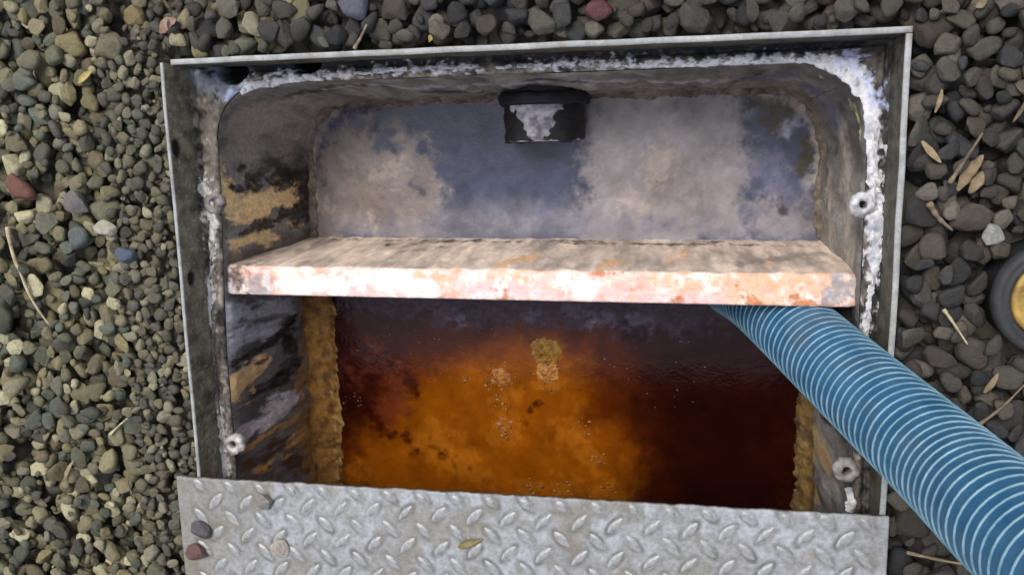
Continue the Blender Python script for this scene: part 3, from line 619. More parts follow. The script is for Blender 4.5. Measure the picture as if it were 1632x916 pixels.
def drop(x, y, a, b_, c, th, zmax, tries=1, spread=0.0):
    """lower a flattened stone onto what already lies there; keep the lowest of a few spots"""
    n = int(max(a, b_) / RES) + 2
    g = np.arange(-n, n + 1) * RES
    X, Y = np.meshgrid(g, g)
    ct, st = math.cos(th), math.sin(th)
    q = ((X * ct + Y * st) / a) ** 2 + ((-X * st + Y * ct) / b_) ** 2
    ins = q < 1
    dome = np.where(ins, c * np.sqrt(np.maximum(1 - q, 0)), 0)
    best = None
    for t in range(tries):
        xx, yy = x + rng.uniform(-spread, spread), y + rng.uniform(-spread, spread)
        i0, j0 = int((xx - GX0) / RES) - n, int((yy - GY0) / RES) - n
        if i0 < 0 or j0 < 0 or i0 + 2 * n + 1 > HX or j0 + 2 * n + 1 > HY:
            continue
        h = H[j0:j0 + 2 * n + 1, i0:i0 + 2 * n + 1]
        z0 = np.max(np.where(ins, h + dome * .62, -9))
        if best is None or z0 < best[0]:
            best = (z0, xx, yy, i0, j0)
    if best is None or best[0] + c > zmax:
        return False
    z0, xx, yy, i0, j0 = best
    if -.37 < xx < .35 and yy < -.15 and z0 + c > -.004:
        return False
    h = H[j0:j0 + 2 * n + 1, i0:i0 + 2 * n + 1]
    new = np.where(ins, z0 + dome, -9)
    up = new > h
    h[up] = new[up]
    OWN[j0:j0 + 2 * n + 1, i0:i0 + 2 * n + 1][up] = len(PEB)
    PEB.append([xx, yy, z0, a, b_, c, th, None])
    return True


def stone_size(x, y):
    if x > .33 or (y > .25 and x > -.25):
        s = rng.lognormal(math.log(.0116 if x > .33 else .0104), .25)
    else:
        s = rng.lognormal(math.log(.0096), .25)
    if -.37 < x < -.33 or (-.40 < x < -.33 and rng.random() < .5):
        s *= .55
    return min(max(s, .0036), .0165)


def in_core(x, y):
    return -.66 < x < .56 and -.40 < y < .40


def scatter(n, core, zmax, scale=1.0, tries=5):
    for _ in range(n):
        if core:
            x, y = rng.uniform(-.66, .56), rng.uniform(-.40, .40)
            if FX0 + .002 < x < FX1 - .002 and FY0 < y < FY1 - .002:
                continue
        else:
            x, y = rng.uniform(GX0, GX1), rng.uniform(GY0, GY1)
            if in_core(x, y):
                continue
        s = stone_size(x, y) * scale
        drop(x, y, s, s * rng.uniform(.55, .95), s * rng.uniform(.36, .56), rng.uniform(0, math.pi), zmax, tries, .012)


scatter(2600, True, -.004, .8, 3)
scatter(5200, False, .0, 1.15, 3)
scatter(6600, True, .004, 1.0, 6)
scatter(2600, True, .005, .85, 6)
scatter(1800, True, -.006, .62, 6)
for _ in range(1100):
    x, y = rng.uniform(-.40, -.334), rng.uniform(-.36, .28)
    g_ = rng.uniform(.0045, .0080)
    drop(x, y, g_, g_ * rng.uniform(.55, .95), g_ * rng.uniform(.4, .6), rng.uniform(0, 3.1), -.003, 5, .010)
for _ in range(620):                                  # grit and dirt packed against the frame's left side and in the gaps
    x, y = (rng.uniform(-.375, -.334), rng.uniform(-.33, .28)) if _ < 380 else (rng.uniform(-.60, -.334), rng.uniform(-.31, .33))
    g_ = rng.uniform(.0022, .0062)
    drop(x, y, g_, g_ * rng.uniform(.5, .95), g_ * rng.uniform(.35, .6), rng.uniform(0, 3.1), -.007, 3, .006)
# a few stones the photograph singles out, set last so that they lie on top
SPECIAL = [((-.5019, .1361), (.017, .010, .007), 2.2, (.15, .066, .050), "red brown oval pebble"),
           ((-.3801, .0652), (.011, .009, .006), .2, (.075, .095, .13), "blue grey pebble"),
           ((-.4648, .2499), (.012, .010, .006), .9, (.13, .12, .08), None),
           ((-.4006, .0984), (.0135, .008, .006), -.1, (.33, .31, .25), "pale cream oval pebble"),
           ((-.4415, .1186), (.0125, .012, .006), .0, (.13, .12, .12), None),
           ((-.4357, .0859), (.0125, .012, .006), .0, (.085, .10, .098), "round teal grey pebble"),
           ((.0831, .2745), (.012, .009, .006), .3, (.095, .036, .038), "dark red pebble"),
           ((-.14, .2869), (.012, .014, .007), 1.2, (.085, .085, .115), "lavender grey pebble"),
           ((-.3649, .2905), (.011, .010, .006), .2, (.18, .14, .07), "ochre yellow pebble"),
           ((.4555, .1795), (.013, .012, .008), .3, (.15, .135, .10), None),
           ((.3935, .0900), (.008, .009, .006), .3, (.30, .30, .28), "small pale pebble"),
           ((.445, .2080), (.011, .010, .007), .3, (.24, .23, .19), None)]
for (p, s, th, c, lb) in SPECIAL:
    if drop(p[0], p[1], *s, th, .03, 6, .006):
        PEB[-1][7] = (c, lb)

# visible area of every stone from above, for choosing the individual ones
vis = np.bincount(OWN[OWN >= 0].ravel(), minlength=len(PEB))
PE = np.array([p[:7] for p in PEB])
wx = (PE[:, 0] > -.585) & (PE[:, 0] < .447) & (PE[:, 1] < .315) & (PE[:, 1] > -.29)
hidden = ((PE[:, 0] > -.352) & (PE[:, 0] < .334) & (PE[:, 1] < -.16)) | ((PE[:, 0] > .30) & (PE[:, 1] < -.14) & (PE[:, 1] > -.30))
score = np.where(wx & ~hidden, vis, 0)
for i, p in enumerate(PEB):
    if p[7]:
        score[i] += 100000
CHOSEN = set(np.argsort(-score)[:300].tolist())


def stone_colour(x, y, r):
    t = 1 / (1 + math.exp(-(x + .27) / .05)) if y > .24 else (0 if x < 0 else 1)
    pal = SLATE if r.random() < t else OLIVE
    c = pal[r.integers(len(pal))] * r.uniform(.72, 1.3)
    if -.40 < x < -.33:
        c = c * .5 + np.array((.075, .068, .055)) * .5
    return c


peb_me = []
for k in range(NSH):
    me = set_mesh("pebble", *(chip_shape(k, 2) if k < NCHIP else pebble_shape(k, 3)), smooth=k >= NCHIP)
    me.materials.append(M['stone'])
    peb_me.append(me)
massV, massF, massC, massS, off = [], [], [], [], 0
cr_ = np.random.default_rng(5)
for i, (x, y, z, a, b_, c, th, spec) in enumerate(PEB):
    k = int(cr_.integers(NSH))
    col = np.array(spec[0]) if spec else stone_colour(x, y, cr_)
    gl = cr_.uniform(.0, .6)
    e = Matrix.Rotation(th, 3, 'Z') @ Matrix.Rotation(cr_.normal(0, .16), 3, 'X') @ Matrix.Rotation(cr_.normal(0, .16), 3, 'Y')
    if vis[i] < 6 and in_core(x, y):
        continue
    if i in CHOSEN:
        o = bpy.data.objects.new("pebble", peb_me[k])
        o.matrix_world = Matrix.Translation((x, y, z)) @ e.to_4x4() @ Matrix.Diagonal((a, b_, c, 1))
        o.color = (*col, gl)
        link(o, ground)
        if spec and spec[1]:
            o["label"] = spec[1]
    else:
        V, F = (SH_HI if in_core(x, y) and vis[i] > 25 else SH_LO)[k]
        Vw = (V * (a, b_, c)) @ np.array(e).T + (x, y, z)
        massV.append(Vw)
        massF.append(F + off)
        massS.append(np.full(len(F), k >= NCHIP))
        massC.append(np.tile([*col, gl], (len(V), 1)))
        off += len(V)
g = obj("gravel", set_mesh("gravel", np.vstack(massV), np.vstack(massF), np.vstack(massC), np.concatenate(massS)), M['stone_mass'], ground)
tag(g, kind="stuff")
print("stones", len(PEB), "mass tris", sum(len(f) for f in massF))


def top_z(x, y):
    i, j = int((x - GX0) / RES), int((y - GY0) / RES)
    h = H[max(j - 2, 0):j + 3, max(i - 2, 0):i + 3]
    return float(h[h < .5].max()) if (h < .5).any() else -.01


# ================================================================== STEEL FRAME
frame = empty("steel_frame", (0, 0, 0))
tag(frame, "rectangular upright steel angle frame with a pale top edge, sunk in the gravel", "frame")


def flange(p0, p1, inward, t, top, holes=(), kin=.75):
    """upright strip from p0 to p1, t thick towards 'inward'; dense inner face so that holes and dirt can be shaped"""
    p0, p1, inward = np.array(p0), np.array(p1), np.array(inward)
    L = np.linalg.norm(p1 - p0)
    nx, zs = int(L / .0016), np.linspace(0, -.048, 26)
    u = np.linspace(0, 1, nx)
    base = p0[None] + (p1 - p0)[None] * u[:, None]
    prof = [(0.0, -.048), (0.0, -.0006), (.0007, 0.0), (t - .0007, 0.0), (t, -.0008)] + [(t, z) for z in zs[1:]]
    rows = []
    for (dd, z) in prof:
        rows.append(np.column_stack([base + inward * dd, np.full(nx, z + top)]))
    P = np.array(rows)
    wob = fbm(P, 9, 2, 31) * .0009
    P[..., 0] += inward[0] * wob
    P[..., 1] += inward[1] * wob
    C4 = np.zeros(P.shape[:2] + (4,))
    n1, n2 = fbm(P, 60, 5, 11), fbm(P * np.array([1, 1, .25]), 120, 4, 15)
    tone = np.clip(.5 + .6 * n1, 0, 1)[..., None]
    inner = lin((56, 54, 46)) * (1 - tone) + lin((104, 99, 84)) * tone
    inner = inner * np.clip(1 + .5 * n2[..., None], .4, 1.6)
    sp = sstep(.42, .62, fbm(P, 240, 3, 19))[..., None]
    inner = inner * (1 - sp) + lin((118, 112, 98)) * sp
    edge = lin((158, 160, 160)) * np.clip(1 + .35 * n1[..., None], .55, 1.3)
    rust = sstep(.45, .8, fbm(P, 45, 4, 23))[..., None] * .4
    edge = edge * (1 - rust) + lin((120, 108, 92)) * rust
    m = sstep(top - .0022, top - .0004, P[..., 2])[..., None]
    C4[..., :3] = inner / kin * (1 - m) + edge / 1.05 * m
    C4[..., 3] = .35
    for (hx, hy, hz, ha, hb) in holes:
        along = (P[..., :2] - np.array((hx, hy))) @ ((p1 - p0) / L)
        dd = np.sqrt((along / ha) ** 2 + ((P[..., 2] - hz) / hb) ** 2)
        face = np.arange(len(prof))[:, None] >= 5
        hm = sstep(1.12, .9, dd) * face
        P[..., 0] -= inward[0] * hm * (t - .0005)
        P[..., 1] -= inward[1] * hm * (t - .0005)
        C4[..., :3] = C4[..., :3] * (1 - hm[..., None]) + np.array((.006, .004, .003)) * hm[..., None]
        C4[..., 3] *= 1 - hm
    V = P.reshape(-1, 3)
    ny = len(prof)
    F = [grid_faces(ny, nx)]
    F.append(np.array([[j * nx for j in range(ny)]]))
    F.append(np.array([[j * nx + nx - 1 for j in range(ny)]])[:, ::-1])
    return set_mesh("flange", V, F, C4.reshape(-1, 4))


FT = .0045
obj("flange", flange((FX0, FY0), (FX0, FY1 - .003), (1, 0), .0034, -.001,
                     [(-.3266, .168, -.013, .0085, .0075), (-.3266, .040, -.018, .0075, .0070)], .5), M['metal'], frame)
obj("flange", flange((FX0 + .0125, FY1), (FX1, FY1), (0, -1), .0052, 0, [(-.205, .2448, -.020, .014, .015), (-.281, .2448, -.030, .014, .012)], 1.25), M['metal'], frame)
obj("flange", flange((FX1, FY1 - .0054), (FX1, FY0), (-1, 0), .0050, 0, (), 1.2), M['metal'], frame)
obj("flange", flange((FX1 - .0052, FY0), (FX0 + .0036, FY0), (0, 1), .0045, -.0006), M['metal'], frame)

# ================================================================== TANK
trap = empty("grease_trap", (0, 0, -.30))
tag(trap, "open sunken grease trap tank with stained walls and a dividing baffle", "grease trap")


def tobj(name, me, mat, parent=None):
    """child of the tank placed in world coordinates"""
    o = obj(name, me, mat, parent or trap)
    o.matrix_parent_inverse = (parent or trap).matrix_world.inverted() if parent else Matrix.Translation((0, 0, .30))
    return o


def world_child(name, me, mat, parent):
    """sub-part: parent itself already sits in world coordinates"""
    o = bpy.data.objects.new(name, me)
    if mat and not me.materials:
        me.materials.append(mat)
    COL.objects.link(o)
    o.parent = parent
    return o


STEP = .0015
RC = .055


def skew(P):
    """the tank sits slightly askew in its frame: its left side drifts outwards towards the near end"""
    P[..., 0] -= .0095 * sstep(.17, -.06, P[..., 1]) * sstep(-.18, -.28, P[..., 0])

# ---- ledge between frame and tank mouth
rim, out_ = rrect(tank_rect(ZL), RC, STEP, (FX0 + .0036, FX1 - .0050, FY0 + .0045, FY1 - .0052))
nW = 26
tt = np.linspace(0, 1, nW)
P = np.zeros((nW + 6, len(rim), 3))
for k, t in enumerate(tt):
    P[k, :, :2] = out_ * (1 - t) + rim * t
    P[k, :, 2] = ZL
gap = np.linalg.norm(out_ - rim, axis=1)
rel = fbm(P[:nW], 70, 4, 41)
P[:nW, :, 2] += (.0030 * rel + .0012 * fbm(P[:nW], 260, 3, 43)) * (1 - .5 * tt[:, None]) + .001
P[:nW, :, 2] -= .0035 * np.exp(-((tt[:, None] * gap[None] - .004) / .0025) ** 2)       # joint against the upright
ins = rim - np.array([(tank_rect(ZL)[0] + tank_rect(ZL)[1]) / 2, -.05])
for k in range(6):                                                                      # rounded mouth edge
    a = (k + 1) / 6 * math.pi / 2
    r2, _ = rrect(tuple(np.array(tank_rect(ZL)) + np.array((1, -1, 1, -1)) * (.004 * math.sin(a))), RC, STEP)
    n = len(rim)
    r2 = r2[np.minimum((np.arange(n) * len(r2) / n).astype(int), len(r2) - 1)] if len(r2) != n else r2
    P[nW + k, :, :2] = r2
    P[nW + k, :, 2] = ZL + .001 - .004 * (1 - math.cos(a))
C4 = np.zeros(P.shape[:2] + (4,))
n1, n2 = fbm(P, 55, 5, 51), fbm(P, 190, 4, 57)
lf = np.clip(sstep(-.24, -.29, P[..., 0]) * sstep(.235, .20, P[..., 1]) + np.concatenate([sstep(.6, 1, tt), np.ones(6)])[:, None] * .8, 0, 1)[..., None]
tone = np.clip(.45 + .8 * n1, 0, 1)[..., None]
C4[..., :3] = ((lin((24, 24, 26)) * (1 - tone) + lin((70, 66, 62)) * tone) * (1 - lf) + (lin((40, 37, 35)) * (1 - tone) + lin((118, 110, 100)) * tone) * lf) * np.clip(1 + 1.0 * n2[..., None], .3, 2.2) / .6
C4[..., 3] = .25
C4 = paint(P, C4, 'ledge', .85, 300)
wht = C4[..., :3].mean(-1)
P[..., 2] += np.clip(wht, 0, .8) * .0032 * (1 + .9 * fbm(P, 150, 4, 61))
for (hx, hy, hz, hr) in HOLES_LEDGE:
    dd = np.hypot(P[..., 0] - hx, (P[..., 1] - hy) * 1.25) / hr
    hm = sstep(1.28, 1.08, dd + .06 * fbm(P, 120, 2, 63))
    P[..., 2] -= hm * .022
    C4[..., :3] = C4[..., :3] * (1 - hm[..., None]) + .005 * hm[..., None]
kk = np.concatenate([tt, np.ones(6)])[:, None]
P0 = P.copy()
skew(P)
P = P0 * (1 - kk[..., None]) + P * kk[..., None]
tobj("ledge", set_mesh("ledge", P.reshape(-1, 3), grid_faces(P.shape[0], len(rim), True), C4.reshape(-1, 4)), M['crust'])

# ---- walls
zs = np.concatenate([np.linspace(ZL - .0028, ZW + .012, 92), np.linspace(ZW + .009, ZW - .05, 14)])
rows = []
nP = None
for z in zs:
    rect = np.array(tank_rect(min(z, ZL))) + np.array((1, -1, 1, -1)) * .004 * sstep(ZL - .05, ZL, z)
    r, _ = rrect(tuple(rect), RC, STEP)
    if nP is None:
        nP = len(r)
    if len(r) != nP:
        idx = np.linspace(0, len(r) - 1, nP)
        r = np.column_stack([np.interp(idx, np.arange(len(r)), r[:, 0]), np.interp(idx, np.arange(len(r)), r[:, 1])])
    rows.append(np.column_stack([r, np.full(nP, z)]))
P = np.array(rows)
C4 = np.zeros(P.shape[:2] + (4,))
Ps = P * np.array([1, 1, .38])
n1, n2, n3 = fbm(Ps, 24, 4, 71), fbm(Ps, 90, 4, 77), fbm(P, 160, 3, 79)
tone = np.clip(.5 + .75 * n1, 0, 1)[..., None]
C4[..., :3] = (lin((56, 55, 54)) * (1 - tone) + lin((98, 96, 93)) * tone) * np.clip(1 + .28 * n2[..., None] + .18 * n3[..., None], .5, 1.6) / .44
C4[..., 3] = .35
C4 = paint(P, C4, 'wall', .44, 400)
nrm = np.zeros_like(P)
ctr = np.array([.005, -.05])
dv = P[..., :2] - ctr
dn = np.where((np.abs(dv[..., 0]) / .31 > np.abs(dv[..., 1]) / .28)[..., None], np.stack([-np.sign(dv[..., 0]), 0 * dv[..., 0]], -1), np.stack([0 * dv[..., 0], -np.sign(dv[..., 1])], -1))
bulge = .0045 * fbm(Ps, 16, 3, 83) + .0016 * fbm(Ps, 45, 4, 81) + .0022 * np.clip(C4[..., :3].mean(-1) * 1.6, 0, 1)
P[..., :2] += dn * (bulge * sstep(ZL, ZL - .012, P[..., 2]))[..., None]
skew(P)
tobj("wall", set_mesh("wall", P.reshape(-1, 3), grid_faces(len(zs), nP, True), C4.reshape(-1, 4)), M['grime'])
fl, _ = rrect(tank_rect(ZW - .05), RC, .01)
tobj("floor", set_mesh("floor", np.column_stack([fl, np.full(len(fl), ZW - .05)]), np.arange(len(fl))[None]), M['dark'])

# ---- baffle: upright plate, top bent forward into a broad lip
nx = 420
bx = np.linspace(-.3150, .3130, nx)
prof = []                                       # (y, z, part 0 front, 1 top, 2 back)
for z in np.linspace(ZW - .04, -.064, 20):
    prof.append((.0415 + (z + .055) * -.03, z))
for y in np.linspace(.039, .0165, 6):           # underside of the lip
    prof.append((y, -.0600))
prof += [(.0150, -.0592), (.0143, -.0580)]
for k in range(4):
    a = k / 3 * math.pi / 2
    prof.append((.0143 + .0022 * (1 - math.cos(a)), -.0552 + .0022 * math.sin(a)))
for y in np.linspace(.0178, .0385, 18):
    prof.append((y, -.0530))
for k in range(1, 8):
    a = k / 7 * math.pi / 2
    prof.append((.0385 + .006 * math.sin(a), -.0590 + .006 * math.cos(a)))
for z in np.linspace(-.0605, ZW - .02, 96):
    prof.append((.0445 + (z + .059) * (.0545 - .0445) / (ZW + .059), z))
prof = np.array(prof)
rot = -.0085
P = np.zeros((len(prof), nx, 3))
P[..., 0] = bx[None]
P[..., 1] = prof[:, 0][:, None] + rot * (bx[None] - 0)
P[..., 2] = prof[:, 1][:, None]
topm = sstep(-.0585, -.0545, P[..., 2]) * (np.arange(len(prof)) > 24)[:, None]
back = (np.arange(len(prof)) > 50)[:, None] * np.ones((1, nx))
C4 = np.zeros(P.shape[:2] + (4,))
Ps = P * np.array([1, 1, .30])
n1, n2, n3 = fbm(Ps, 34, 5, 91), fbm(Ps, 120, 4, 95), fbm(P, 48, 3, 97)
tone = np.clip(.5 + .7 * n1, 0, 1)[..., None]
bk = (lin((122, 112, 105)) * (1 - tone) + lin((178, 162, 148)) * tone) * np.clip(1 + .25 * n2[..., None], .5, 1.6) / .44
tone = np.clip(.62 + .9 * n3, 0, 1)[..., None]
tp = (lin((230, 176, 156)) * (1 - tone) + lin((255, 238, 230)) * tone)  # pale greasy lip, the bright sky's reflection put into its colour
C4[..., :3] = bk * (1 - topm[..., None]) + tp / 1.0 * .9 * topm[..., None]
C4[..., 3] = .45
C4 = paint(P, C4, 'baffle', lambda q: .42 + .64 * sstep(-.0585, -.0545, q[..., 2]), 500)
P[..., 2] += topm * (.0011 * fbm(P, 60, 4, 99) + .0006 * fbm(P, 220, 3, 98))
P[..., 1] += back * (1 - topm) * .0012 * fbm(Ps, 60, 4, 101)
# worn, lumpy left and right ends of the lip
for sgn, xe in ((-1, -.3150), (1, .3130)):
    dd = np.abs(P[..., 0] - xe)
    e_ = np.clip(1 - dd / .014, 0, 1) ** 2
    P[..., 2] -= topm * e_ * .005
    P[..., 1] += topm * e_ * .004 * (P[..., 1] < .03)
# round highlight rings painted on the lip, slightly raised
for (mx_, my_, mr_) in ((.1495, .0335, .0062), (.1835, .0320, .0066), (.2600, .0290, .0050), (-.135, .037, .0075), (-.165, .0385, .006)):
    dd = np.hypot(P[..., 0] - mx_, P[..., 1] - my_) / mr_
    ring = topm * np.exp(-((dd - .8) / .28) ** 2) * .75
    P[..., 2] += ring * .0008
    C4[..., :3] = C4[..., :3] * (1 - ring[..., None] * .7) + np.array((.86, .78, .70)) * ring[..., None] * .7
tobj("baffle", set_mesh("baffle", P.reshape(-1, 3), grid_faces(len(prof), nx, flip=True), C4.reshape(-1, 4)), M['lip'])

# ---- sealant beads round the mouth
for k, bd in enumerate(BEADS):
    bd = np.array(bd)
    path = spline(bd[:, :3], 36)
    rad = np.interp(np.linspace(0, 1, len(path)), np.linspace(0, 1, len(bd)), bd[:, 3]) * (.58 if k == 0 else .52 if k == 1 else .9)
    rad = np.maximum(rad, .0016)
    rad[0] = rad[-1] = .0008
    path[:, 2] = ZL + .0012
    if path[0, 0] < -.29:
        skew(path)
    rad = rad * np.clip(1 + .40 * fbm(path, 70, 2, 110 + k), .45, 1.5)
    V, F, _, _ = tube(path, rad, 28, .26 if k in (1, 2) else .36)
    V = V + np.stack([fbm(V, 120, 3, 120), fbm(V, 120, 3, 121), .5 * fbm(V, 150, 2, 122)], -1) * .0016
    tone = np.clip(.62 + .7 * fbm(V, 60, 4, 125), 0, 1)[:, None]
    grey = (166, 160, 150) if k in (3, 4, 5) else (172, 178, 196)
    cc = lin(grey) * .62 * (1 - tone) + lin((238, 238, 242)) * .85 * tone
    dk = sstep(.30, .6, fbm(V, 120, 3, 129))[:, None] * (.7 if k in (3, 4) else .55 if k < 2 else .2)
    cc = cc * (1 - dk) + lin((62, 56, 50)) * dk
    tobj("sealant_bead", set_mesh("sealant_bead", V, F, np.column_stack([cc, np.full(len(V), .2)])), M['crust'])

# ---- four lid bolt bosses, crusted
for k, (x, y, z, r) in enumerate(BOSSES):
    prof2 = [(.40, -.016), (.38, .0000), (.44, .0018), (.62, .0026), (.85, .0022), (1.05, .0008), (1.22, -.0022), (1.15, -.0065), (.80, -.012)]
    nA = 40
    th = np.linspace(0, 2 * np.pi, nA, endpoint=False)
    x += .003 if x < 0 else -.001
    V = np.array([[(x + r * q * math.cos(a), y + r * q * math.sin(a), z + .0034 + zz) for a in th] for q, zz in prof2])
    V += np.stack([fbm(V, 140, 3, 131 + k), fbm(V, 140, 3, 141 + k), fbm(V, 170, 3, 151 + k)], -1) * np.array([0, .5, .7, 1, 1.2, 1.6, 2.2, 2.2, 1])[:, None, None] * .0012
    tone = np.clip(.6 + .8 * fbm(V, 120, 4, 161 + k), 0, 1)[..., None]
    hi, lo_ = [((178, 172, 168), (98, 92, 90)), ((232, 228, 226), (150, 146, 142)), ((232, 232, 236), (160, 160, 166)), ((176, 172, 170), (120, 114, 110))][k]
    cc = lin(lo_) * .8 * (1 - tone) + lin(hi) * .85 * tone
    cc[0] = .02
    b_ = tobj("bolt_boss", set_mesh("bolt_boss", V.reshape(-1, 3), grid_faces(len(prof2), nA, True, flip=True), np.concatenate([cc, np.full(cc.shape[:2] + (1,), .2)], -1).reshape(-1, 4)), M['crust'])
    rr_ = r * .43
    Vh = np.vstack([[(x, y, z - .006)], np.column_stack([x + rr_ * np.cos(th), y + rr_ * np.sin(th), np.full(nA, z - .0055)])])
    Fh = np.array([[0, 1 + i, 1 + (i + 1) % nA] for i in range(nA)])
    world_child("bolt_hole", set_mesh("bolt_hole", Vh, Fh), M['dark'], b_)

# ---- scum rinds at the waterline of the near compartment and round the far one
def rind(name, line_in, line_out, zin, zout, key, seed, hi, lo_, wob=.003):
    a, b2 = np.array(line_in), np.array(line_out)
    n, mW = max(60, int(np.linalg.norm(np.diff(a, axis=0), axis=1).sum() / .0016)), 26
    s = np.linspace(0, 1, n)
    f_ = lambda l: np.column_stack([np.interp(s, np.linspace(0, 1, len(l)), l[:, 0]), np.interp(s, np.linspace(0, 1, len(l)), l[:, 1])])
    A, B = f_(a), f_(b2)
    P = np.zeros((mW, n, 3))
    for k, t in enumerate(np.linspace(0, 1, mW)):
        P[k, :, :2] = A * (1 - t) + B * t
        P[k, :, 2] = zin * (1 - t ** .6) + zout * t ** .6
    P[-6:, :, 2] -= np.linspace(0, .006, 6)[:, None]
    dr = (B - A) / np.linalg.norm(B - A, axis=1)[:, None]
    wv = fbm(P, 60, 4, seed) * wob * np.linspace(0, 1, mW)[:, None]
    P[..., :2] += dr[None] * wv[..., None]
    P[..., 2] += .0030 * fbm(P, 80, 4, seed + 3) * np.linspace(.5, 1, mW)[:, None]
    tone = np.clip(.5 + .8 * fbm(P, 70, 5, seed + 5), 0, 1)[..., None]
    C4 = np.zeros((mW, n, 4))
    C4[..., :3] = lin(lo_) / .85 * (1 - tone) + lin(hi) / .85 * tone
    C4[..., 3] = .4
    if key:
        C4 = paint(P, C4, key, 1.5, seed)
    return tobj(name, set_mesh(name, P.reshape(-1, 3), grid_faces(mW, n), C4.reshape(-1, 4)), M['grime'])


tr = tank_rect(ZW + .012)
rind("grease_rind", [(tr[0] - .0085, .045), (tr[0] - .0115, -.05), (tr[0] - .0115, -.285)], [(-.261, .045), (-.2605, -.10), (-.262, -.285)], ZW + .026, ZW + .003, 'rind', 601, (150, 106, 48), (88, 58, 24), .0050)
rind("grease_rind", [(tr[1] + .001, -.285), (tr[1] + .001, .045)], [(.2815, -.285), (.281, -.10), (.283, .045)], ZW + .024, ZW + .003, None, 611, (112, 88, 46), (62, 47, 26), .006)
# thin waterline scum in the far compartment
o1, _ = rrect(tank_rect(ZW + .004), RC, .004)
i1, _ = rrect(tuple(np.array(tank_rect(ZW)) + np.array((1, -1, 1, -1)) * .0065), RC - .004, .004)
sel = o1[:, 1] > .052
k0 = int(np.argmax(sel & ~np.roll(sel, 1)))
o2 = np.roll(o1, -k0, 0)
o2 = o2[o2[:, 1] > .052]
i2 = np.array([i1[np.argmin(np.linalg.norm(i1 - q, axis=1))] for q in o2])
o3 = o2 + (o2 - i2) / np.linalg.norm(o2 - i2, axis=1)[:, None] * .003
rind("scum_line", o3, i2, ZW + .009, ZW + .0015, None, 621, (116, 106, 94), (66, 60, 54), .0045)

# ---- outlet pipe
px_, pz_, pr_ = .0045, -.196, .0435
nA = 64
th = np.linspace(0, 2 * np.pi, nA, endpoint=False)
ysr = np.concatenate([np.linspace(.226, .1665, 50), [.1655]])
rad = np.full(len(ysr), pr_)
rad[-1] = pr_ - .004
V = np.array([[(px_ + r * math.cos(a), y, pz_ + r * math.sin(a)) for a in th] for y, r in zip(ysr, rad)])
rows_ = np.linspace(0, 1, len(ysr))[:, None]
V[..., 1] += .0022 * fbm(V, 70, 3, 171) * rows_
inr = V[-1].copy()
inr[:, 0] = px_ + (inr[:, 0] - px_) * .9
inr[:, 2] = pz_ + (inr[:, 2] - pz_) * .9
inb = inr.copy()
inb[:, 1] = .222
V = np.concatenate([V, inr[None], inb[None]])
V[..., 0] += .0030 * fbm(V, 60, 3, 175) * np.concatenate([rows_, [[1], [1]]])
V[-4:, :, 1] += .003 * fbm(V[-4:], 45, 3, 177)
pipe = tobj("outlet_pipe", set_mesh("outlet_pipe", V.reshape(-1, 3), grid_faces(len(V), nA, True, flip=True)), M['pipe'])
prf = [(.0435, .2045), (.0475, .2040), (.0492, .2060), (.0495, .2140), (.0480, .2170), (.0435, .2180)]
V = np.array([[(px_ + r * math.cos(a), y, pz_ + r * math.sin(a)) for a in th] for r, y in prf])
V += .0022 * np.stack([fbm(V, 70, 3, 178), fbm(V, 55, 3, 179), fbm(V, 70, 3, 180)], -1)
world_child("collar", set_mesh("collar", V.reshape(-1, 3), grid_faces(len(prf), nA, True)), M['pipe'], pipe)
# grey grease caked on the pipe's back
ng, ma = 44, 70
P = np.zeros((ng, ma, 3))
aa = np.linspace(R_(18), R_(162), ma)
yy = np.linspace(.2035, .1655, ng)
P[..., 0] = px_ + (pr_ + .0002) * np.cos(aa)[None]
P[..., 1] = yy[:, None]
P[..., 2] = pz_ + (pr_ + .0002) * np.sin(aa)[None]
xx = P[..., 0] - px_
t = (.2035 - P[..., 1]) / .038
lft, rgt = -.033 + .026 * t, .022 - .014 * t + .02 * np.maximum(0, .25 - t)
inside = np.minimum(xx - lft, rgt - xx) + .006 * fbm(P, 90, 4, 181)
mk = sstep(-.0015, .003, inside)
ra = pr_ - .0012 + mk * (.0030 + .0014 * fbm(P, 150, 4, 183))
P[..., 0] = px_ + ra * np.cos(aa)[None]
P[..., 2] = pz_ + ra * np.sin(aa)[None]
tone = np.clip(.5 + .8 * fbm(P, 100, 4, 185) - .25 * (t - .4), 0, 1)[..., None]
C4 = np.zeros((ng, ma, 4))
C4[..., :3] = lin((96, 94, 102)) / .85 * (1 - tone) + lin((176, 174, 184)) / .85 * tone
C4[..., 3] = .3
world_child("grease_cake", set_mesh("grease_cake", P.reshape(-1, 3), grid_faces(ng, ma, flip=False), C4.reshape(-1, 4)), M['crust'], pipe)

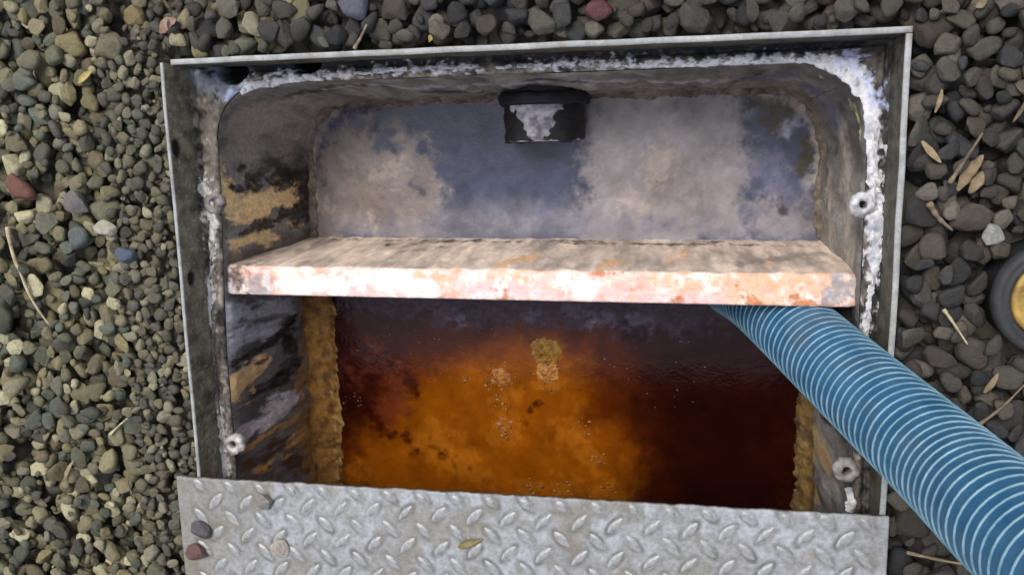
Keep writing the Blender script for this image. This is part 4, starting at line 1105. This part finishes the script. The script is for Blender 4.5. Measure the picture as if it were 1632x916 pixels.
# ================================================================== LIQUIDS
def sheet(name, y0, y1, res, base, key, K, seed, amp, lump):
    x0, x1, ya, yb = tank_rect(ZW)
    x0, x1 = x0 - .003, x1 + .003
    nx, ny = int((x1 - x0) / res), int((y1 - y0) / res)
    X, Y = np.meshgrid(np.linspace(x0, x1, nx), np.linspace(y0, y1, ny))
    P = np.stack([X, Y, np.full_like(X, ZW)], -1)
    C4 = np.zeros((ny, nx, 4))
    n1 = fbm(P, 40, 5, seed)
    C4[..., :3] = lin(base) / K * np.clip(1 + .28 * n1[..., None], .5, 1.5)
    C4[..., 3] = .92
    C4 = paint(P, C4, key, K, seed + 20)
    C4[..., :3] *= np.clip(1 + .30 * fbm(P, 26, 5, seed + 60), .55, 1.4)[..., None]
    film = np.clip(1 - C4[..., 3], 0, 1)
    P[..., 2] += film * amp * fbm(P, 90, 4, seed + 5) + film * lump * np.clip(fbm(P, 150, 3, seed + 9) - .15, 0, 1)
    C4[..., :3] *= np.clip(1 + .30 * film * fbm(P, 55, 5, seed + 13), .5, 1.6)[..., None]
    return set_mesh(name, P.reshape(-1, 3), grid_faces(ny, nx), C4.reshape(-1, 4))


u = obj("waste_water", sheet("waste_water", .046, .222, .0014, (60, 65, 84), 'upper', .72, 701, .0005, .0009), M['liquid'])  # slate blue base colour holds the sky's reflection
tag(u, "slate blue waste water with pinkish grey grease film behind the baffle", "waste water", kind="stuff")
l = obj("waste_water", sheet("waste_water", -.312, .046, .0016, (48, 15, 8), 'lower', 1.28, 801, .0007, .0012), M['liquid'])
tag(l, "amber to dark red greasy water in the compartment before the baffle", "waste water", kind="stuff")

# floating grease
fr = np.random.default_rng(21)
LB = [("olive yellow round grease lump floating under the baffle's middle", (84, 54, 8), (116, 86, 20)),
      ("tan crumbly grease lump just below the olive yellow one", (96, 54, 12), (138, 94, 38)),
      ("tan crumbly grease patch left of the olive yellow lump", (96, 52, 10), (134, 88, 34)),
      ("small tan grease patch lower down in the amber water", (96, 52, 10), (128, 80, 26))]
for k, (x, y, z, r) in enumerate(LUMPS):
    n, mA = 14, 48
    th = np.linspace(0, 2 * np.pi, mA, endpoint=False)
    q = np.linspace(0.02, 1, n)
    ro = 1 + .28 * fbm(np.column_stack([np.cos(th), np.sin(th), np.full(mA, k * 3.1)]), 1.6, 4, 210 + k)
    V = np.zeros((n, mA, 3))
    V[..., 0] = x + r * q[:, None] * ro[None] * np.cos(th)[None]
    V[..., 1] = y + r * q[:, None] * ro[None] * np.sin(th)[None] * .9
    hgt = (.0022, .0026, .0018, .0014)[k]
    V[..., 2] = ZW - .0010 + hgt * (1 - q[:, None] ** 3) ** .5 + .0016 * fbm(V, 170, 4, 215 + k) * (1 - q[:, None] ** 4)
    tone = np.clip(.5 + .9 * fbm(V, 120, 4, 218 + k), 0, 1)[..., None]
    cc = lin(LB[k][1]) / .6 * (1 - tone) + lin(LB[k][2]) / .6 * tone
    o = obj("grease_lump", set_mesh("grease_lump", V.reshape(-1, 3), [grid_faces(n, mA, True), np.arange(mA)[None]], np.concatenate([cc, np.full((n, mA, 1), .5)], -1).reshape(-1, 4)), M['grime'])
    tag(o, LB[k][0], "grease", "lumps of grease floating in the amber water")
fv, ff, fc, off = [], [], [], 0
for gi, grp in enumerate(FLECKS):
    for (x, y, z, r) in grp:
        for _ in range(12 if gi == 0 else 14):
            a, q = fr.uniform(0, 6.28), r * math.sqrt(fr.random()) * 1.15
            s = fr.uniform(.0006, .0020) if gi == 0 else fr.uniform(.0004, .0012)
            V, F = SH_LO[fr.integers(NSH)]
            yv = y + q * math.sin(a)
            if yv > .035:
                continue
            fv.append(V * (s * fr.uniform(.8, 1.7), s, s * .6) + (x + q * math.cos(a), yv, ZW + .0004))
            ff.append(F + off)
            off += len(V)
            c = lin((158, 108, 50) if gi == 0 else (112, 86, 84)) * fr.uniform(.4, 1.1)
            fc.append(np.tile([*c, .4], (len(V), 1)))
o = obj("grease_flecks", set_mesh("grease_flecks", np.vstack(fv), np.vstack(ff), np.vstack(fc)), M['grime'])
tag(o, "tiny pale grease flecks floating on the amber water", "grease flecks", kind="stuff")

# ================================================================== TREAD PLATE
PX0, PX1, PY0, PY1 = -.3500, .3322, -.372, -.1616
PZ0, PZ1 = .0006, .0052
plate = empty("cover_plate", ((PX0 + PX1) / 2, (PY0 + PY1) / 2, PZ0))
tag(plate, "grey aluminium tread plate cover lying across the near end of the pit", "cover plate")
inv = Matrix.Translation(-plate.location)
nx, ny = 620, 190
X, Y = np.meshgrid(np.linspace(PX0, PX1, nx), np.linspace(PY0, PY1, ny))
P = np.stack([X, Y, np.full_like(X, PZ1)], -1)
n1, n2, n3 = fbm(P, 14, 5, 221), fbm(P, 70, 5, 225), fbm(P, 240, 3, 229)
tone = np.clip(.55 + .45 * n1 + .45 * n2, 0, 1)[..., None]
C4 = np.zeros((ny, nx, 4))
C4[..., :3] = (lin((150, 148, 142)) * (1 - tone) + lin((188, 190, 193)) * tone) * np.array((.96, .99, 1.05)) * np.clip(1 + .22 * n3[..., None], .6, 1.3) / 1.34
ring = np.zeros_like(X)  # shadow edges of the treads, painted dark into the plate colour
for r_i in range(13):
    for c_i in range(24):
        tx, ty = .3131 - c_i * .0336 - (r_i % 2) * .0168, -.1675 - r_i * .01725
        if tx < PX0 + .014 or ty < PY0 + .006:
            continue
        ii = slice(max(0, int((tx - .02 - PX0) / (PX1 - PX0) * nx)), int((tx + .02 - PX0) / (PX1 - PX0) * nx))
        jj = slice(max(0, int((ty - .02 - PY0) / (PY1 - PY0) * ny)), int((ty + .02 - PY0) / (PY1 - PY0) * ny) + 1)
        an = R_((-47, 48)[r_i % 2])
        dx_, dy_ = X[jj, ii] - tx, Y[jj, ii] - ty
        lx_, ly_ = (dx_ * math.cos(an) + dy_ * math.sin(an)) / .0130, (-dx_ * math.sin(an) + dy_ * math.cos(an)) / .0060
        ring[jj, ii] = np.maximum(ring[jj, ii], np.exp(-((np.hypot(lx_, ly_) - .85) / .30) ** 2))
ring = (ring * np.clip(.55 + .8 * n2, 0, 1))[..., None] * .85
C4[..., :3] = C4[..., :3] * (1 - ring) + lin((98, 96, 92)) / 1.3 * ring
dirt = np.clip(sstep(PX0 + .12, PX0, X) * .55 + .50 * sstep(.0, .6, fbm(P, 20, 5, 231)), 0, .8)[..., None]
C4[..., :3] = C4[..., :3] * (1 - dirt) + lin((134, 127, 110)) / 1.34 * dirt
C4[..., 3] = .35
C4[..., 3] += .2 * n2
edge_w = .0010 * fbm(P, 60, 3, 235)
P[-1, :, 1] += edge_w[-1]
P[-1, :, 2] -= .0007
P[:, 0, 2] -= .0007
P[:, -1, 2] -= .0007
P[..., 2] += .0003 * n1 + .00018 * n2
V = P.reshape(-1, 3)
bd = np.concatenate([np.arange(nx), np.arange(1, ny) * nx + nx - 1, (ny - 1) * nx + np.arange(nx - 2, -1, -1), np.arange(ny - 2, 0, -1) * nx])
low = V[bd].copy()
low[:, 2] = PZ0
i0 = len(V)
nb = len(bd)
k = np.arange(nb)
F = [grid_faces(ny, nx), np.stack([bd[k], i0 + k, i0 + (k + 1) % nb, bd[(k + 1) % nb]], -1), (i0 + k)[None, ::-1]]
cl = np.tile([*(lin((120, 116, 106))), .3], (nb, 1))
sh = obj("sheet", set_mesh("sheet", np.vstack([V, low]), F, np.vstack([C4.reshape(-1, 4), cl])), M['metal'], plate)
sh.matrix_parent_inverse = inv
# raised lozenges, one shared mesh
nq, na_ = 5, 20
V, th = [(0, 0, 1.0)], np.linspace(0, 2 * np.pi, na_, endpoint=False)
for q in np.linspace(.35, 1, nq):
    for a in th:
        ca, sa = math.cos(a), math.sin(a)
        lx = math.copysign(abs(ca) ** 1.0, ca)
        V.append((lx * q, math.copysign(abs(sa) ** 1.35, sa) * q * (1 - .15 * abs(lx)), max(0, 1 - q ** 2.6)))
V = np.array(V) * (.0110, .0042, .0021)
V[V[:, 2] < 1e-6, 2] = -.0004
F = [np.array([[0, 1 + i, 1 + (i + 1) % na_] for i in range(na_)]), grid_faces(nq, na_, True, flip=True) + 1]
cc = np.tile([*(lin((196, 198, 202)) / 1.1), .45], (len(V), 1))
tread_me = set_mesh("tread", V, F, cc)
M['tread'] = plain("worn_tread_metal", (.24, .25, .25), (.45, .46, .47), scale=150, rough=.5, metallic=.25, bump=.0004, bscale=500)
tread_me.materials.append(M['tread'])
PITX, PITY = .0336, .0345
tr_ = np.random.default_rng(31)
cnt = 0
for r_i in range(14):
    y = -.1675 - r_i * PITY / 2 - (.0012 if r_i == 0 else 0)
    if y < PY0 + .006:
        break
    for c_i in range(24):
        x = .3131 - c_i * PITX - (r_i % 2) * PITX / 2
        if x < PX0 + .014 or cnt >= 300:
            continue
        o = bpy.data.objects.new("tread", tread_me)
        wear = tr_.uniform(.45, 1.05)
        if x < PX0 + .07 and r_i < 3:
            wear *= .5
        o.matrix_world = (inv @ Matrix.Translation((x + tr_.normal(0, .0004), y + tr_.normal(0, .0004), PZ1 + .0001))
                          @ Matrix.Rotation(R_((-47, 48)[r_i % 2] + tr_.normal(0, 1.5)), 4, 'Z') @ Matrix.Diagonal((tr_.uniform(.9, 1.05) * (.62 if r_i == 0 else 1), tr_.uniform(.85, 1.1), wear, 1)))
        link(o, plate)
        cnt += 1
print("treads", cnt)


# ================================================================== SUCTION HOSE
hose = empty("suction_hose", (.2364, -.004, -.24))
tag(hose, "ribbed blue suction hose with pale spiral, running from pit to lower right", "hose")
hinv = Matrix.Translation(-hose.location)
hp = spline([(.185, .000, -.330), (.209, .001, -.245), (.2364, -.0025, -.1534), (.2941, -.0388, .0041), (.3339, -.0615, .1331), (.3520, -.0680, .2327), (.380, -.075, .33),
             (.46, -.10, .42), (.64, -.15, .42), (.84, -.20, .26), (1.02, -.25, .09), (1.20, -.28, .032), (1.6, -.30, .032), (2.2, -.2, .032)], 60)
seg = np.linalg.norm(np.diff(hp, axis=0), axis=1)
s = np.concatenate([[0], np.cumsum(seg)])
PITCH, HR = .0093, .0362
nS = int(s[-1] / (PITCH / 8))
sN = np.linspace(0, s[-1], nS)
path = np.column_stack([np.interp(sN, s, hp[:, i]) for i in range(3)])
rad = HR + .0006 * np.cos(sN / PITCH * 2 * np.pi)
V, F, A, B = tube(path, np.full(nS, HR), 40)
a = obj("hose_wall", set_mesh("hose_wall", V, F), M['hose'], hose)
a.matrix_parent_inverse = hinv
sH = np.linspace(0, s[-1], int(s[-1] / PITCH * 36))
pc = np.column_stack([np.interp(sH, sN, path[:, i]) for i in range(3)])
Ai = np.column_stack([np.interp(sH, sN, A[:, i]) for i in range(3)])
Bi = np.column_stack([np.interp(sH, sN, B[:, i]) for i in range(3)])
ph = -sH / PITCH * 2 * np.pi
radial = Ai * np.cos(ph)[:, None] + Bi * np.sin(ph)[:, None]
T = np.gradient(pc, axis=0)
T /= np.linalg.norm(T, axis=1)[:, None]
nR = 7
tq = np.linspace(0, 2 * np.pi, nR, endpoint=False)
V = pc[:, None] + radial[:, None] * (HR + .0004 + .0009 * np.cos(tq))[None, :, None] + T[:, None] * (.0009 * np.sin(tq))[None, :, None]
a = obj("spiral_rib", set_mesh("spiral_rib", V.reshape(-1, 3), grid_faces(len(sH), nR, True)), M['rib'], hose)
a.matrix_parent_inverse = hinv

# ================================================================== PIPE COUPLING AT THE RIGHT EDGE
cp = empty("pipe_coupling", (CAPX, CAPY, -.036))
tag(cp, "dark grey round pipe coupling with a stained yellow cap, right of the pit", "pipe coupling")


def lathe(prof, n=64):
    th = np.linspace(0, 2 * np.pi, n, endpoint=False)
    V = np.array([[(.8 * r * math.cos(a), .8 * r * math.sin(a), z) for a in th] for r, z in prof])
    F = [grid_faces(len(prof), n, True)]
    return V.reshape(-1, 3), F


V, F = lathe([(.056, -.010), (.056, .024), (.0590, .028), (.0598, .034), (.0590, .039), (.0560, .0415), (.0530, .0420), (.0505, .0405), (.0490, .0415), (.0465, .0420), (.0440, .0405), (.0430, .034), (.0426, .020)], 96)
obj("coupling_body", set_mesh("coupling_body", V, F), M['greyrub'], cp)
V, F = lathe([(.0426, .020), (.0423, .038), (.0410, .0402), (.0360, .0405), (.0345, .0390), (.018, .0393), (.0004, .0395)], 96)
obj("yellow_cap", set_mesh("yellow_cap", V, F), M['yellow'], cp)

# ================================================================== LITTER
def strip(name, pts, wd, mat, label, cat, curl=.25, seed=0, lift=.002, zfix=None, group=None):
    """a dry leaf: a curled, pointed, slightly thick blade along pts"""
    p = np.array(pts, float)
    path = spline(p, 10)
    for q in path:
        q[2] = (zfix if zfix is not None else top_z(q[0], q[1])) + lift
    zz = np.linspace(0, 1, len(path))
    path[:, 2] = np.polyval(np.polyfit(zz, path[:, 2], 1), zz) + .0015 * np.sin(zz * 3.1)
    T = np.gradient(path, axis=0)
    T /= np.linalg.norm(T, axis=1)[:, None]
    S = np.cross(T, (0, 0, 1))
    S /= np.linalg.norm(S, axis=1)[:, None]
    n = len(path)
    wv = wd * np.sin(np.clip(zz * .96 + .04, 0, 1) * math.pi) ** .7 * (1 + .25 * fbm(path, 120, 2, seed))
    top, bot = [], []
    for v in np.linspace(-1, 1, 7):
        q = path + S * (wv * v)[:, None]
        q[:, 2] += curl * wv * v * v + .0006 * fbm(q, 200, 2, seed + 2)
        top.append(q)
        b2 = q.copy()
        b2[:, 2] -= .0005
        bot.append(b2)
    V = np.array(top + bot[::-1])
    o = obj(name, set_mesh(name, V.reshape(-1, 3), grid_faces(14, n)), mat)
    return tag(o, label, cat, group)


def stick(name, pts, r, mat, label, cat, lift=.002, group=None):
    path = spline(np.array(pts, float), 12)
    for q in path:
        q[2] = top_z(q[0], q[1]) + lift
    t = np.linspace(0, 1, len(path))
    z = np.polyval(np.polyfit(t, path[:, 2], 1), t)
    path[:, 2] = z + max(0, (path[:, 2] - z).max() * .6)
    V, F, _, _ = tube(path, r * (1.15 - .7 * t) * (1 + .15 * np.sin(t * 23)), 8)
    o = obj(name, set_mesh(name, V, F), mat)
    return tag(o, label, cat, group)


stick("straw_stalk", LITTER['stalk'], .0019, M['straw'], "long bent pale straw stalk lying on the gravel at the far left", "straw")
TW = [("straw", "short pale straw on the gravel left of the cover plate's corner", 'straw', .0012),
      ("twig", "straight brown twig beside the dry leaves right of the pit", 'twig', .0018),
      ("twig", "short thick twig near the frame, below the dry leaves", 'twig', .0024),
      ("twig", "long thin brown stem reaching to the right edge above the hose", 'twig', .0013),
      ("twig", "forked tan twig on gravel behind the frame's back left", 'leaf', .0016),
      ("straw", "tan straw under the hose at the bottom right corner", 'leaf', .0014),
      ("straw", "thin grey straw standing among pebbles at lower left", 'leaf', .0008),
      ("straw", "pale straw between the hose and the yellow capped coupling", 'straw', .0014)]
for pts, (nm, lb, mt, r) in zip(LITTER['twigs'], TW):
    stick(nm, pts, r, M[mt], lb, "straw" if nm == "straw" else "twig")
LV = [("curled tan dry leaf, larger of the pair by the brown twig", 'leaf', .0048), ("small tan dry leaf, lower of the pair by the brown twig", 'leaf', .0040),
      ("narrow yellowish leaf close to the frame's right side", 'leaf', .0028), ("bright yellow leaf scrap among pebbles at the upper left", 'yleaf', .0032),
      ("tiny yellow leaf scrap on gravel touching the frame's back edge", 'yleaf', .0032), ("pale leaf tip beside the long thin stem at right", 'leaf', .0028),
      ("slim yellow leaf blade outside the frame's back right corner", 'leaf', .0018), ("folded pale leaf at the top edge, right of the frame", 'leaf', .0030),
      ("slim straw coloured leaf at the right picture edge", 'leaf', .0018), ("pinkish brown leaf lying behind the frame's back left corner", 'pleaf', .0060),
      ("narrow olive tan leaf among pebbles at the bottom left", 'leaf', .0018)]
for k, (pts, (lb, mt, wd)) in enumerate(zip(LITTER['leaves'], LV)):
    strip("dry_leaf", pts, wd, M[mt], lb, "leaf", seed=300 + k)
strip("dry_leaf", [(-.0556, -.2164, .01), (-.0449, -.2105, .01), (-.0307, -.2056, .01)], .0036, M['oleaf'], "olive tan leaf lying on the tread plate", "leaf", seed=330, zfix=PZ1, lift=.0018)
strip("dry_leaf", [(-.268, .222, -.06), (-.255, .226, -.06), (-.243, .2295, -.055)], .0022, M['leaf'], "tiny tan leaf stuck at the pit's back left corner", "leaf", seed=331, zfix=-.047, lift=.001)

# stones lying on the tread plate
PS = [((-.2534, -.1800), (.0095, .0085, .0045), .3, (.20, .19, .18), "grey stone on the tread plate near its front left corner"),
      ((-.3248, -.2153), (.0115, .0090, .0045), -.4, (.085, .075, .085), "dark purple grey stone at the tread plate's left edge"),
      ((-.3334, -.2392), (.0110, .0095, .0045), .2, (.13, .070, .066), "dark red stone at the tread plate's left edge"),
      ((-.2398, -.2310), (.0105, .0100, .0040), .6, (.36, .32, .28), "pale beige stone on the tread plate, right of the red one")]
for k, (p, s_, th, c, lb) in enumerate(PS):
    o = bpy.data.objects.new("stone", peb_me[(k * 3 + 1) % NSH])
    o.matrix_world = Matrix.Translation((p[0], p[1], PZ1 + s_[2] * .93)) @ Matrix.Rotation(th, 4, 'Z') @ Matrix.Diagonal((*s_, 1))
    o.color = (*c, .3)
    link(o)
    tag(o, lb, "stone", "loose stones on the tread plate")
